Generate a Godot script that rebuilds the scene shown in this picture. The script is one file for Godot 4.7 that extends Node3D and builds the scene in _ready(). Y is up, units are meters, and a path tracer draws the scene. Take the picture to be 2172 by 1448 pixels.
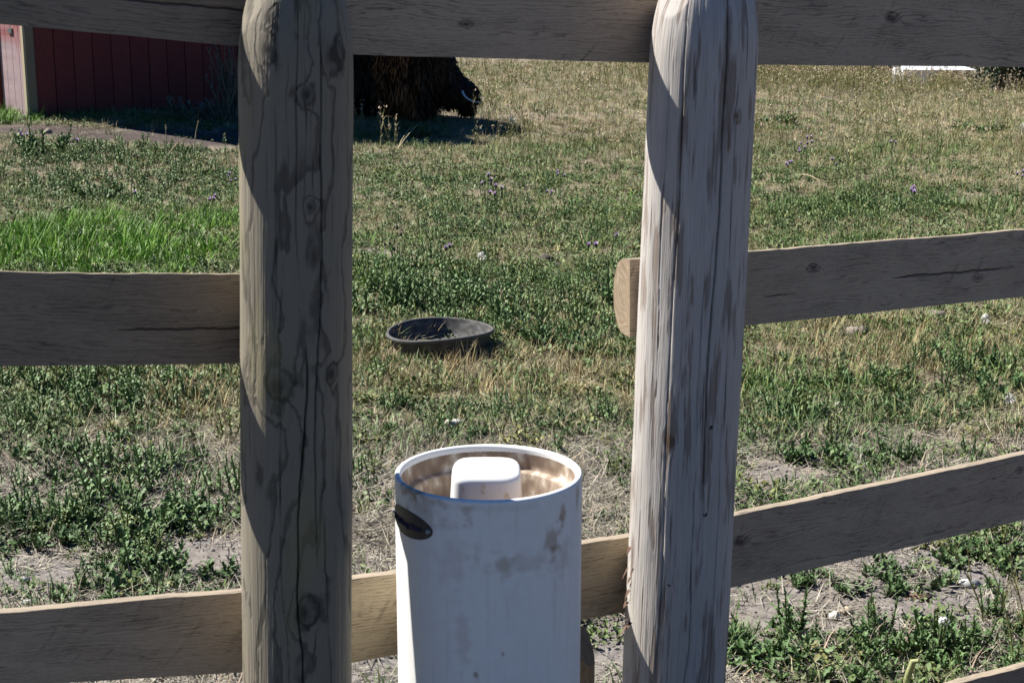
extends Node3D
# A paddock seen through a post-and-rail fence; a white waterer stands between the posts.
# Photo pixels (2172 x 1448) give directions only; distances come from the ground or the fence plane.

const F := 3400.0
const PITCH := 13.2
const EYE := 1.75
const FA := 2.72          # fence plane: depth = FA + FB * x  (face of the rails that bears on the posts)
const FB := 0.555
const SUN_AZ := 64.0      # degrees left of the view direction
const SUN_EL := 50.0

var rng := RandomNumberGenerator.new()
var n_low := FastNoiseLite.new()
var n_mid := FastNoiseLite.new()
var n_fine := FastNoiseLite.new()
var names := {}

# ---------------------------------------------------------------- helpers
class MB:
	var v := PackedVector3Array()
	var n := PackedVector3Array()
	var c := PackedColorArray()
	var uv := PackedVector2Array()
	var ix := PackedInt32Array()
	func vert(p: Vector3, nn: Vector3, col: Color = Color(1, 1, 1), t: Vector2 = Vector2.ZERO) -> int:
		v.push_back(p); n.push_back(nn); c.push_back(col); uv.push_back(t)
		return v.size() - 1
	func tri(a: int, b: int, d: int) -> void:
		var cr := (v[b] - v[a]).cross(v[d] - v[a])
		if cr.dot(n[a] + n[b] + n[d]) > 0.0:
			ix.push_back(a); ix.push_back(d); ix.push_back(b)
		else:
			ix.push_back(a); ix.push_back(b); ix.push_back(d)
	func quad(a: int, b: int, d: int, e: int) -> void:
		tri(a, b, d); tri(a, d, e)
	func flat_quad(p0: Vector3, p1: Vector3, p2: Vector3, p3: Vector3, col: Color, out_dir: Vector3, t0 := Vector2(0, 0), t1 := Vector2(1, 0), t2 := Vector2(1, 1), t3 := Vector2(0, 1)) -> void:
		var nn := (p1 - p0).cross(p3 - p0).normalized()
		if nn.dot(out_dir) < 0.0: nn = -nn
		quad(vert(p0, nn, col, t0), vert(p1, nn, col, t1), vert(p2, nn, col, t2), vert(p3, nn, col, t3))
	func box(o: Vector3, x: Vector3, y: Vector3, z: Vector3, col := Color(1, 1, 1)) -> void:
		# o = corner; x, y, z = edges
		var ctr := o + (x + y + z) * 0.5
		for f in [[o, x, y], [o + z, x, y], [o, x, z], [o + y, x, z], [o, y, z], [o + x, y, z]]:
			var p: Vector3 = f[0]; var a: Vector3 = f[1]; var b: Vector3 = f[2]
			flat_quad(p, p + a, p + a + b, p + b, col, p + (a + b) * 0.5 - ctr, Vector2(0, 0), Vector2(a.length(), 0), Vector2(a.length(), b.length()), Vector2(0, b.length()))
	func blade(p: Vector3, az: float, length: float, w: float, lean: float, bend: float, c0: Color, c1: Color, segs := 3, twist := 0.0) -> void:
		var d := Vector3(cos(az), 0, sin(az))
		var s := Vector3(-sin(az), 0, cos(az))
		var q := p
		var pa := -1; var pb := -1
		for i in segs + 1:
			var t := float(i) / segs
			var a := lean + bend * t
			var tang := Vector3.UP * cos(a) + d * sin(a)
			var sd := s.rotated(tang, twist * t)
			var nn := tang.cross(sd).normalized()
			var col := c0.lerp(c1, t)
			if i == segs:
				var k := vert(q, nn, col)
				tri(pa, pb, k)
			else:
				var ww := w * (1.0 - pow(t, 1.6)) * 0.5
				var k0 := vert(q - sd * ww, nn, col)
				var k1 := vert(q + sd * ww, nn, col)
				if i > 0: quad(pa, pb, k1, k0)
				pa = k0; pb = k1
			q += tang * (length / segs)
	func leaf(p: Vector3, az: float, length: float, w: float, lean: float, bend: float, col: Color, prof: Array, fold: float, r: RandomNumberGenerator) -> void:
		# a leaf with a lobed outline: prof = half widths from base to tip
		var d := Vector3(cos(az), 0, sin(az))
		var s := Vector3(-sin(az), 0, cos(az))
		var q := p
		var segs := prof.size() - 1
		var pl := -1; var pc := -1; var pr := -1
		for i in segs + 1:
			var t := float(i) / segs
			var a := lean + bend * t
			var tang := Vector3.UP * cos(a) + d * sin(a)
			var nn := tang.cross(s).normalized()
			if nn.y < 0: nn = -nn
			var ww: float = prof[i] * w
			var fwd: Vector3 = tang * ww * 0.35
			var up: Vector3 = nn * (ww * fold + r.randf_range(-0.6, 0.6) * ww)
			var up2: Vector3 = nn * (ww * fold + r.randf_range(-0.6, 0.6) * ww)
			var k := col * r.randf_range(0.75, 1.25)
			var kc := vert(q, nn, k * 1.25)
			var kl := vert(q - s * ww + fwd + up, (nn + s * fold).normalized(), k)
			var kr := vert(q + s * ww + fwd + up2, (nn - s * fold).normalized(), k)
			if i > 0:
				quad(pl, pc, kc, kl); quad(pc, pr, kr, kc)
			pl = kl; pc = kc; pr = kr
			q += tang * (length / segs)
	func tube(pts: PackedVector3Array, radii: Array, sides: int, col: Color, cap := true) -> void:
		var prev := []
		var vlen := 0.0
		for i in pts.size():
			var tang: Vector3 = (pts[min(i + 1, pts.size() - 1)] - pts[max(i - 1, 0)]).normalized()
			var s := tang.cross(Vector3(0.31, 0.2, 0.93)).normalized()
			var b := tang.cross(s)
			if i > 0: vlen += (pts[i] - pts[i - 1]).length()
			var ring := []
			for k in sides + 1:
				var a := TAU * k / sides
				var e := s * cos(a) + b * sin(a)
				ring.append(vert(pts[i] + e * radii[i], e, col, Vector2(float(k) / sides, vlen)))
			if i > 0:
				for k in sides: quad(prev[k], prev[k + 1], ring[k + 1], ring[k])
			prev = ring
			if cap and (i == 0 or i == pts.size() - 1):
				var nn := -tang if i == 0 else tang
				var m := vert(pts[i], nn, col)
				var e2 := []
				for k in sides + 1: e2.append(vert(v[ring[k]], nn, col))
				for k in sides: tri(m, e2[k], e2[k + 1])
	func lathe(prof: Array, sides: int, col: Color, centre := Vector3.ZERO) -> void:
		# prof: Vector3(radius, height, sharp?) from bottom outside round; smooth normals inside a run
		var prev := []
		var runlen := 0.0
		for i in prof.size():
			var a: Vector3 = prof[i]
			var b: Vector3 = prof[max(i - 1, 0)]
			var d: Vector3 = prof[min(i + 1, prof.size() - 1)]
			var tx := d.x - b.x; var ty := d.y - b.y
			var l := maxf(sqrt(tx * tx + ty * ty), 1e-6)
			if i > 0: runlen += Vector2(a.x - b.x, a.y - b.y).length()
			var ring := []
			for k in sides + 1:
				var th := TAU * k / sides
				var e := Vector3(sin(th), 0, cos(th))
				var nn := (e * (ty / l) + Vector3.UP * (-tx / l)).normalized()
				ring.append(vert(centre + e * a.x + Vector3.UP * a.y, nn, col, Vector2(float(k) / sides, runlen)))
			if i > 0:
				for k in sides: quad(prev[k], prev[k + 1], ring[k + 1], ring[k])
			prev = ring
	func surface_arrays() -> Array:
		var a := []
		a.resize(Mesh.ARRAY_MAX)
		a[Mesh.ARRAY_VERTEX] = v; a[Mesh.ARRAY_NORMAL] = n; a[Mesh.ARRAY_COLOR] = c; a[Mesh.ARRAY_TEX_UV] = uv; a[Mesh.ARRAY_INDEX] = ix
		return a
	func mesh(m: Material) -> ArrayMesh:
		var am := ArrayMesh.new()
		am.add_surface_from_arrays(Mesh.PRIMITIVE_TRIANGLES, surface_arrays())
		am.surface_set_material(0, m)
		return am

func numbered(s: String) -> String:
	if not names.has(s):
		names[s] = 0
		return s
	names[s] += 1
	return "%s_%03d" % [s, names[s]]

func tag(o: Node, label: String, category: String, group := "", kind := "") -> Node:
	if label: o.set_meta("label", label)
	if category: o.set_meta("category", category)
	if group: o.set_meta("group", group)
	if kind: o.set_meta("kind", kind)
	return o

func thing(called: String, label: String, category: String, at := Vector3.ZERO, group := "") -> Node3D:
	var o := Node3D.new()
	o.name = numbered(called)
	add_child(o)
	o.position = at
	tag(o, label, category, group)
	return o

func part(called: String, m: Mesh, parent: Node = null) -> MeshInstance3D:
	var o := MeshInstance3D.new()
	o.mesh = m
	if parent:
		o.name = called
		parent.add_child(o, true)
	else:
		o.name = numbered(called)
		add_child(o)
	return o

func lin(r: float, g: float, b: float) -> Color:
	return Color(r, g, b).linear_to_srgb()

func mat(col: Color, rough := 0.8, vcol := false, spec := 0.5) -> StandardMaterial3D:
	var m := StandardMaterial3D.new()
	m.albedo_color = Color(col.r, col.g, col.b).linear_to_srgb()
	m.roughness = rough
	m.metallic_specular = spec
	m.vertex_color_use_as_albedo = vcol
	return m

func ray(px: float, py: float) -> Vector3:
	return Vector3((px - 1086.0) / F, -(py - 724.0) / F, -1.0).rotated(Vector3.RIGHT, -deg_to_rad(PITCH))

func to_px(p: Vector3) -> Vector2:
	var q := (p - Vector3(0, EYE, 0)).rotated(Vector3.RIGHT, deg_to_rad(PITCH))
	return Vector2(1086.0 + F * q.x / -q.z, 724.0 - F * q.y / -q.z)

func on_plane(px: float, py: float, a: float, b: float) -> Vector3:
	var r := ray(px, py)
	var t := a / (-r.z - b * r.x)
	return Vector3(0, EYE, 0) + r * t

func at_depth(px: float, py: float, d: float) -> Vector3:
	var r := ray(px, py)
	return Vector3(0, EYE, 0) + r * (d / -r.z)

func gh(x: float, z: float) -> float:
	var d := -z
	var h := 0.03 * n_low.get_noise_2d(x * 6.0, z * 6.0)
	# the ground swells a little towards the barn and dips before the cow
	var e1 := Vector2((x + 4.4) / 3.2, (d - 17.0) / 2.4).length_squared()
	h += 0.27 * exp(-e1)
	var e2 := Vector2((x + 0.9) / 1.8, (d - 16.6) / 1.0).length_squared()
	h -= 0.13 * exp(-e2)
	var e3 := Vector2((x + 1.0) / 2.4, (d - 19.0) / 2.0).length_squared()
	h += 0.08 * exp(-e3)
	# beyond the crest the field falls away
	var u := x / maxf(d, 1.0)
	var crest := lerpf(46.0, 27.0, smoothstep(-0.05, 0.16, u))
	var over := maxf(0.0, d - crest)
	h -= smoothstep(13.0, 27.0, d) * (0.34 * smoothstep(0.165, 0.25, u) + 0.12 * smoothstep(0.26, 0.31, u))
	h -= 0.085 * over * smoothstep(0.0, 6.0, over) * clampf(1.0 - (d - 200.0) / 400.0, 0.3, 1.0)
	if d < 9.0 and d > 2.0:
		var k := smoothstep(9.0, 6.0, d)
		h += k * (0.014 * n_mid.get_noise_2d(x * 60.0, z * 60.0) + 0.006 * n_fine.get_noise_2d(x * 160.0, z * 160.0))
	return h

func ground_at(px: float, py: float) -> Vector3:
	var r := ray(px, py)
	var t := (EYE - 0.0) / -r.y
	for i in 12:
		var p := Vector3(0, EYE, 0) + r * t
		t = lerpf(t, (EYE - gh(p.x, p.z)) / -r.y, 0.8)
	return Vector3(0, EYE, 0) + r * t

func ell(p: Vector2, cx: float, cy: float, rx: float, ry: float) -> float:
	var dx := (p.x - cx) / rx
	var dy := (p.y - cy) / ry
	return exp(-(dx * dx + dy * dy))

func tex(im: Image) -> ImageTexture:
	return ImageTexture.create_from_image(im)

# ---------------------------------------------------------------- wood textures
func board_texture(sd: int, base: Color, dark: Color, w: int, h: int, metres: float, knots: Array, splits: Array) -> Array:
	# u along the board, v across it; returns [colour, height]
	var na := FastNoiseLite.new(); na.seed = sd; na.frequency = 1.0
	var nb := FastNoiseLite.new(); nb.seed = sd + 7; nb.frequency = 1.0
	var cb := PackedByteArray(); cb.resize(w * h * 3)
	var hb := PackedByteArray(); hb.resize(w * h)
	for y in h:
		var v := float(y) / h * 0.15
		for x in w:
			var u := float(x) / w * metres
			var warp := 0.010 * na.get_noise_2d(u * 2.6, v * 9.0) + 0.0025 * nb.get_noise_2d(u * 9.0, v * 30.0)
			var kd := 0.0
			for k in knots:
				var dx: float = (u - k.x) / k.z
				var dy: float = (v - k.y) / (k.z * 0.55)
				var q := dx * dx + dy * dy
				if q < 9.0:
					warp += k.z * 0.5 * exp(-q * 0.6) * signf(dy)
					kd = maxf(kd, exp(-q * 2.2) + 0.5 * exp(-pow(sqrt(q) - 1.0, 2.0) * 18.0))
			var ring := fposmod((v + warp) * 230.0 + 3.0 * na.get_noise_2d(u * 0.7, v * 22.0), 1.0)
			var line := smoothstep(0.55, 0.95, ring) * (1.0 - smoothstep(0.95, 1.0, ring))
			var fibre := nb.get_noise_2d(u * 22.0, (v + warp) * 900.0)
			var saw := smoothstep(0.25, 0.75, na.get_noise_2d((u + v * 0.35 + v * v * 2.5) * 42.0, 3.0 + v * 2.0)) * smoothstep(-0.35, 0.5, nb.get_noise_2d(u * 3.0, v * 14.0))
			var chk := smoothstep(0.42, 0.62, nb.get_noise_2d(u * 6.0 + v * 20.0, (v + warp * 0.5) * 330.0))
			var blot := na.get_noise_2d(u * 4.5 + 30.0, v * 16.0)
			var split := 0.0
			for s in splits:
				if u > s.x and u < s.y:
					var sy: float = s.z + 0.0035 * na.get_noise_2d(u * 12.0, 80.0)
					var tw: float = 0.0022 * smoothstep(s.x, s.x + 0.04, u) * smoothstep(s.y, s.y - 0.08, u)
					split = maxf(split, smoothstep(tw + 0.0012, tw * 0.4, absf(v - sy)))
			var dk := clampf(0.50 * line + 0.50 * saw + 0.8 * kd + 0.42 * chk + 0.26 * fibre + 0.32 * blot, -0.25, 1.0)
			dk = maxf(dk, split)
			var col := base.lerp(dark, maxf(dk, 0.0)) * (1.0 - minf(dk, 0.0))
			var i := (y * w + x) * 3
			var s2 := col.linear_to_srgb()
			cb[i] = clampi(int(s2.r * 255.0), 0, 255); cb[i + 1] = clampi(int(s2.g * 255.0), 0, 255); cb[i + 2] = clampi(int(s2.b * 255.0), 0, 255)
			hb[y * w + x] = clampi(int(170.0 - 90.0 * line - 40.0 * saw - 60.0 * chk + 30.0 * fibre - 160.0 * split), 0, 255)
	return [tex(Image.create_from_data(w, h, false, Image.FORMAT_RGB8, cb)), tex(Image.create_from_data(w, h, false, Image.FORMAT_L8, hb))]

func post_texture(sd: int, style: int, w: int, h: int, metres: float, rad: float, knots: Array) -> Array:
	# u = angle round the post in [-120, 120] degrees, v = height from the top; knots in (arc metres, metres from top, size)
	var na := FastNoiseLite.new(); na.seed = sd; na.frequency = 1.0
	var nb := FastNoiseLite.new(); nb.seed = sd + 3; nb.frequency = 1.0
	var cb := PackedByteArray(); cb.resize(w * h * 3)
	var hb := PackedByteArray(); hb.resize(w * h)
	var arc := rad * deg_to_rad(240.0)
	for y in h:
		var v := float(y) / h * metres
		for x in w:
			var u := (float(x) / w - 0.5) * arc
			var col: Color
			var hgt := 0.6
			var kd := 0.0
			var bump := 0.0
			var bend := 0.0
			for k in knots:
				var dx: float = (u - k.x) / k.z
				var dy: float = (v - k.y) / (k.z * 1.25)
				var q := dx * dx + dy * dy
				if q < 25.0:
					var wob := 1.0 + 0.45 * na.get_noise_2d(u * 22.0 + k.y * 9.0, v * 18.0) + 0.10 * nb.get_noise_2d(u * 120.0, v * 60.0)
					q *= wob * wob
					bump += exp(-q * 0.45) * 1.5
					bend += k.z * 0.8 * exp(-q * 0.30) * signf(dx) * minf(1.0, absf(dx))
					kd = maxf(kd, exp(-q * 3.0) * 0.9 + 0.6 * exp(-pow(sqrt(q) - 0.95, 2.0) * 30.0) * (0.6 + 0.6 * signf(dx + 0.3 * dy)) + 0.3 * exp(-q * 0.7))
			var fibre := nb.get_noise_2d((u - bend) * 520.0, v * 9.0)
			var blot := na.get_noise_2d(u * 14.0, v * 3.2)
			var crack := smoothstep(0.44, 0.58, nb.get_noise_2d((u - bend) * 95.0 + 40.0, v * 1.7))
			var fine := smoothstep(0.40, 0.62, nb.get_noise_2d((u - bend) * 240.0 + 9.0, v * 2.2)) * smoothstep(-0.2, 0.3, na.get_noise_2d(u * 20.0 + 50.0, v * 2.5))
			if style == 0:
				# peeled trunk: growth rings cut as long contour loops
				var f := 17.0 * u + 1.5 * na.get_noise_2d(u * 5.0 + 11.0, v * 1.3) + 0.55 * na.get_noise_2d(u * 9.0, v * 3.0 + 20.0) + 0.07 * nb.get_noise_2d(u * 30.0, v * 26.0) + bump * 0.6
				var fr := fposmod(f * 1.25, 1.0)
				var wid := 0.66 + 0.10 * nb.get_noise_2d(u * 12.0, v * 5.0)
				var line := smoothstep(wid, 0.88, fr) * (1.0 - smoothstep(0.94, 1.0, fr))
				var patch := smoothstep(0.42, 0.7, na.get_noise_2d(u * 10.0 + 70.0, v * 6.0))
				var dk := clampf(0.66 * line + 0.85 * kd + 0.26 * fibre + 0.34 * patch + 0.10 * blot, -0.2, 1.0)
				dk = maxf(dk, maxf(crack * 0.9, fine * 0.6))
				col = Color(0.205, 0.178, 0.135).lerp(Color(0.042, 0.035, 0.026), maxf(dk, 0.0)) * (1.0 - minf(dk, 0.0))
				var moss := smoothstep(0.1, 0.6, na.get_noise_2d(u * 6.0 + 5.0, v * 2.0 + 9.0))
				col = col.lerp(Color(0.22, 0.195, 0.085), 0.45 * moss)
				hgt = 0.65 - 0.25 * line - 0.5 * crack - 0.3 * fine + 0.14 * fibre + 0.2 * kd
			else:
				# silver, weathered: straight fibres, brown patches where the old surface clings
				var patch2 := smoothstep(0.12, 0.36, na.get_noise_2d((u - bend) * 26.0, v * 3.4) + 0.4 * nb.get_noise_2d((u - bend) * 150.0, v * 8.0))
				var streak := smoothstep(0.25, 0.6, nb.get_noise_2d((u - bend) * 210.0, v * 4.0))
				var dk := clampf(0.58 * patch2 + 0.34 * streak + 0.20 * fibre + 0.12 * blot + 0.7 * kd, -0.2, 1.0)
				col = Color(0.40, 0.37, 0.345).lerp(Color(0.130, 0.080, 0.050), maxf(dk, 0.0)) * (1.0 - minf(dk, 0.0))
				col = col.lerp(Color(0.05, 0.035, 0.03), maxf(crack * 0.9, fine * 0.55))
				hgt = 0.65 - 0.35 * patch2 - 0.5 * crack - 0.3 * fine + 0.2 * fibre - 0.15 * streak
			var i := (y * w + x) * 3
			var s2 := col.linear_to_srgb()
			cb[i] = clampi(int(s2.r * 255.0), 0, 255); cb[i + 1] = clampi(int(s2.g * 255.0), 0, 255); cb[i + 2] = clampi(int(s2.b * 255.0), 0, 255)
			hb[y * w + x] = clampi(int(hgt * 255.0), 0, 255)
	return [tex(Image.create_from_data(w, h, false, Image.FORMAT_RGB8, cb)), tex(Image.create_from_data(w, h, false, Image.FORMAT_L8, hb))]

func textured(pair: Array, tint: Color, rough: float, relief: float) -> StandardMaterial3D:
	var m := mat(tint, rough)
	m.albedo_texture = pair[0]
	m.heightmap_enabled = true
	m.heightmap_texture = pair[1]
	m.heightmap_scale = relief
	return m

# ---------------------------------------------------------------- fence
var m_round: StandardMaterial3D
func rail_mesh(a_top: Vector3, a_bot: Vector3, b_top: Vector3, b_bot: Vector3, thick: float, m: Material, m_end: Material, sd: int, u0: float) -> ArrayMesh:
	# half-round rail: sawn face towards the posts, the round of the log behind
	var dir := (b_top - a_top)
	var length := dir.length()
	dir /= length
	var up := (a_top - a_bot).normalized()
	var back := dir.cross(up).normalized()
	if back.z > 0: back = -back
	var nseg := int(length / 0.02) + 1
	var narc := 10
	var b := MB.new()
	var e := MB.new()
	var rb := MB.new()
	var rows := []
	for i in nseg + 1:
		var t := float(i) / nseg
		var s := t * length
		var pt := a_top.lerp(b_top, t)
		var pb := a_bot.lerp(b_bot, t)
		var wt := 0.0030 * n_mid.get_noise_2d(s * 120.0 + sd * 31.0, 5.0) + 0.0016 * n_fine.get_noise_2d(s * 420.0, sd * 9.0)
		var wb := 0.0020 * n_mid.get_noise_2d(s * 90.0 + sd * 17.0, 55.0)
		pt += up * wt
		pb += up * wb
		var hh := (pt - pb).length()
		var row := []
		# front face (two columns, own normals)
		for j in 5:
			var q := pb.lerp(pt, j / 4.0)
			row.append(b.vert(q, -back, Color(1, 1, 1), Vector2((u0 + s) / 3.0, 1.0 - (0.01 + 0.93 * j / 4.0))))
		# the round of the log, from the top edge to the bottom one
		var mid := (pt + pb) * 0.5
		for j in narc + 1:
			var th := PI * j / narc
			var q := mid + up * cos(th) * hh * 0.5 + back * (0.010 * minf(1.0, sin(th) * 4.0) + (thick - 0.010) * pow(sin(th), 0.8))
			q += back * 0.0015 * n_fine.get_noise_2d(s * 200.0, j * 40.0 + sd)
			var nn := (up * cos(th) * 0.8 + back * sin(th)).normalized()
			if j == 0: q = pt; 
			if j == narc: q = pb; 
			row.append(rb.vert(q, nn, Color(1, 1, 1), Vector2((u0 + s) / 3.0 + 0.31, float(j) / narc)))
		rows.append(row)
		if i == 0 or i == nseg:
			var nd := -dir if i == 0 else dir
			var cidx := e.vert(mid + back * thick * 0.4, nd, Color(1, 1, 1), Vector2(0.5, 0.5))
			var ring := []
			for j in narc + 1:
				var q: Vector3 = rb.v[row[5 + j]]
				ring.append(e.vert(q, nd, Color(1, 1, 1), Vector2((q - mid).dot(back) * 6.0, (q - mid).dot(up) * 6.0)))
			ring.append(ring[0])
			for j in ring.size() - 1: e.tri(cidx, ring[j], ring[j + 1])
	for i in nseg:
		for j in 4: b.quad(rows[i][j], rows[i][j + 1], rows[i + 1][j + 1], rows[i + 1][j])
		for j in narc: rb.quad(rows[i][5 + j], rows[i][6 + j], rows[i + 1][6 + j], rows[i + 1][5 + j])
	var am := b.mesh(m)
	am.add_surface_from_arrays(Mesh.PRIMITIVE_TRIANGLES, e.surface_arrays())
	am.surface_set_material(1, m_end)
	am.add_surface_from_arrays(Mesh.PRIMITIVE_TRIANGLES, rb.surface_arrays())
	am.surface_set_material(2, m_round)
	return am

func post_mesh(top: Vector3, bot: Vector3, r_top: float, r_bot: float, dome: float, planes: Array, cracks: Array, m: Material, sd: int, to_cam: Vector3) -> ArrayMesh:
	# axis from bot to top; planes = hewn facets [normal, point]; cracks = [arc angle, from top, to top, depth, half width angle, wander]
	var b := MB.new()
	var axis := top - bot
	var length := axis.length()
	axis /= length
	var side := Vector3.UP.cross(to_cam).normalized()     # to the right as seen
	var nh := 420
	var na := 300
	var rows := []
	var pos := []
	var angs := []
	for k in na:
		# finer towards the camera side
		var t := float(k) / (na - 1) * 2.0 - 1.0
		angs.append(PI * (0.62 * t + 0.38 * t * t * t))
	for i in nh + 1:
		var s := float(i) / nh          # 0 at the top
		s = s * s * 0.25 + s * 0.75
		var dtop := s * length
		var c := top - axis * dtop
		var r0 := lerpf(r_top, r_bot, s)
		if dtop < dome:
			r0 *= sqrt(maxf(0.0, 1.0 - pow(1.0 - dtop / dome, 2.0) * 0.72))
		var row := PackedVector3Array()
		for k in na:
			var th: float = angs[k]
			var e := to_cam * cos(th) + side * sin(th)
			var r := r0 * (1.0 + 0.020 * n_low.get_noise_2d(th * 60.0 + sd * 100.0, dtop * 150.0) + 0.012 * n_mid.get_noise_2d(th * 80.0 + sd * 50.0, dtop * 30.0))
			r += 0.0005 * n_fine.get_noise_2d(th * 900.0, dtop * 25.0 + sd * 10.0)
			for p in planes:
				var nn: Vector3 = p[0]
				var den := nn.dot(e)
				if den > 0.02:
					r = minf(r, maxf(0.01, nn.dot(p[1] - c) / den))
			for q in cracks:
				if dtop > q[1] and dtop < q[2]:
					var cc: float = q[0] + q[5] * n_low.get_noise_2d(dtop * 130.0, q[0] * 300.0 + sd)
					var x: float = absf(angle_difference(th, cc)) / (q[4] * (0.6 + 0.4 * n_mid.get_noise_2d(dtop * 60.0, 3.0)))
					if x < 1.0:
						r -= q[3] * (1.0 - x) * smoothstep(q[1], q[1] + 0.06, dtop) * smoothstep(q[2], q[2] - 0.12, dtop)
			row.append(c + e * r)
		pos.append(row)
	for i in nh + 1:
		var ids := []
		for k in na:
			var p: Vector3 = pos[i][k]
			var du: Vector3 = pos[i][(k + 1) % na] - pos[i][(k - 1 + na) % na]
			var dv: Vector3 = pos[min(i + 1, nh)][k] - pos[max(i - 1, 0)][k]
			var nn := du.cross(dv).normalized()
			var e := to_cam * cos(angs[k]) + side * sin(angs[k])
			if nn.dot(e) < 0: nn = -nn
			var s := float(i) / nh
			s = s * s * 0.25 + s * 0.75
			ids.append(b.vert(p, nn, Color(1, 1, 1), Vector2(0.5 + angs[k] / deg_to_rad(240.0), s * length / 1.35)))
		rows.append(ids)
		if i > 0:
			for k in na:
				b.quad(rows[i - 1][k], rows[i - 1][(k + 1) % na], ids[(k + 1) % na], ids[k])
	var cap := b.vert(top + Vector3.UP * 0.002, Vector3.UP, Color(1, 1, 1), Vector2(0.5, 0.0))
	for k in na:
		b.tri(cap, rows[0][k], rows[0][(k + 1) % na])
	return b.mesh(m)

func build_fence() -> void:
	var fence := thing("wooden_fence", "weathered wooden fence of round posts and half-round rails", "fence", Vector3(0, 0, -2.7))
	var off := Vector3(0, 0, 2.7)
	var t_a := board_texture(11, Color(0.390, 0.308, 0.225), Color(0.045, 0.032, 0.026), 1400, 160, 3.0, [Vector3(0.18, 0.05, 0.016), Vector3(0.9, 0.09, 0.012), Vector3(1.75, 0.06, 0.016), Vector3(2.5, 0.04, 0.012)], [])
	var t_b := board_texture(23, Color(0.255, 0.205, 0.150), Color(0.04, 0.03, 0.025), 1400, 160, 3.0, [Vector3(0.32, 0.075, 0.014), Vector3(1.05, 0.03, 0.012), Vector3(1.52, 0.08, 0.017), Vector3(2.35, 0.09, 0.013)], [Vector3(0.55, 0.95, 0.093), Vector3(1.35, 1.62, 0.073), Vector3(2.1, 2.5, 0.093)])
	var m_a := textured(t_a, Color(1, 1, 1), 0.85, 0.12)
	var m_b := textured(t_b, Color(1, 1, 1), 0.85, 0.12)
	var t_c := board_texture(37, Color(0.37, 0.295, 0.19), Color(0.06, 0.042, 0.028), 700, 120, 1.5, [Vector3(0.4, 0.06, 0.012)], [])
	var m_c := textured(t_c, Color(1, 1, 1), 0.85, 0.12)
	m_c.uv1_scale = Vector3(2, 1, 1)
	var t_d := board_texture(53, Color(0.390, 0.312, 0.228), Color(0.05, 0.036, 0.028), 1400, 160, 3.0, [Vector3(1.42, 0.05, 0.015), Vector3(1.85, 0.10, 0.014)], [Vector3(1.62, 1.95, 0.083), Vector3(1.3, 1.38, 0.095)])
	var m_d := textured(t_d, Color(1, 1, 1), 0.85, 0.12)
	m_round = m_b
	var m_end := mat(Color(0.34, 0.25, 0.16), 0.9)
	var nt := NoiseTexture2D.new(); nt.width = 256; nt.height = 256; nt.noise = n_fine
	var ramp := Gradient.new(); ramp.colors = PackedColorArray([lin(0.20, 0.14, 0.085), lin(0.42, 0.33, 0.23)])
	nt.color_ramp = ramp
	m_end.albedo_color = Color(1, 1, 1)
	m_end.albedo_texture = nt
	# rails by their photo outline on the plane behind the posts: x0, top0, bottom0, x1, top1, bottom1
	var specs := [
		[-700, -215, -14, 640, -84, 109, m_b, 1, 0.0, ""],
		[620, -62, 112, 1498, -37, 135.5, m_a, 2, 0.6, ""],
		[1482, -36, 136, 2700, -2, 145, m_a, 3, 1.3, ""],
		[-700, 569, 783, 640, 582, 769, m_b, 4, -0.05, ""],
		[1336, 551, 715, 2700, 449, 575, m_d, 5, 1.0, "half-round rail whose pale sawn end shows beside the post"],
		[-700, 1358, 1500, 640, 1246, 1418, m_a, 6, 0.9, ""],
		[620, 1248, 1428, 1470, 1119, 1272, m_c, 7, 0.2, "yellowish rail behind the white waterer"],
		[1455, 1117, 1269, 2700, 852, 980, m_a, 8, 1.62, ""],
		[1455, 1610, 1775, 2700, 1268, 1400, m_b, 9, 0.3, ""],
	]
	for s in specs:
		var m := rail_mesh(on_plane(s[0], s[1], FA, FB) - fence.position, on_plane(s[0], s[2], FA, FB) - fence.position, on_plane(s[3], s[4], FA, FB) - fence.position, on_plane(s[3], s[5], FA, FB) - fence.position, 0.055, s[6], m_end, s[7], s[8])
		var o := part("rail", m, fence)
		if s[9]: o.set_meta("label", s[9])
	# posts
	var a_l := FA - 0.098
	var p_top := on_plane(627, -95, a_l, FB)
	var p_bot := on_plane(630, 1448, a_l - 0.045, FB)
	var ax := (p_bot - p_top) / (p_top.y - p_bot.y)
	var base := p_top + ax * (p_top.y + 0.25)
	var rl := 117.0 * (p_bot - Vector3(0, EYE, 0)).length() / 3550.0
	var r1 := 117.5 / F * on_plane(628, 600, a_l, FB).distance_to(Vector3(0, EYE, 0)) * 1.0
	var len_l := p_top.distance_to(base)
	var kn := []
	for k in [[702, 112, 0.021], [585, 785, 0.026], [700, 765, 0.013], [640, 1240, 0.022], [565, 95, 0.019], [570, 25, 0.014], [650, 190, 0.012], [655, 420, 0.008]]:
		kn.append(Vector3(asin(clampf((k[0] - 628.0) / 120.0, -0.98, 0.98)) * r1, (on_plane(628, -95, a_l, FB).y - on_plane(628, k[1], a_l, FB).y), k[2]))
	var t_l := post_texture(5, 0, 560, 900, 1.35, r1, kn)
	var m_l := textured(t_l, Color(1, 1, 1), 0.85, 0.22)
	var tc := Vector3(-p_top.x, 0, -p_top.z).normalized()
	var sd := Vector3.UP.cross(tc).normalized()
	var pl := [
		[(Vector3.UP * 0.35 - sd * 0.75 + tc * 0.45).normalized(), on_plane(548, 70, a_l, FB) + tc * r1 * 0.64 - fence.position],
	]
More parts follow.
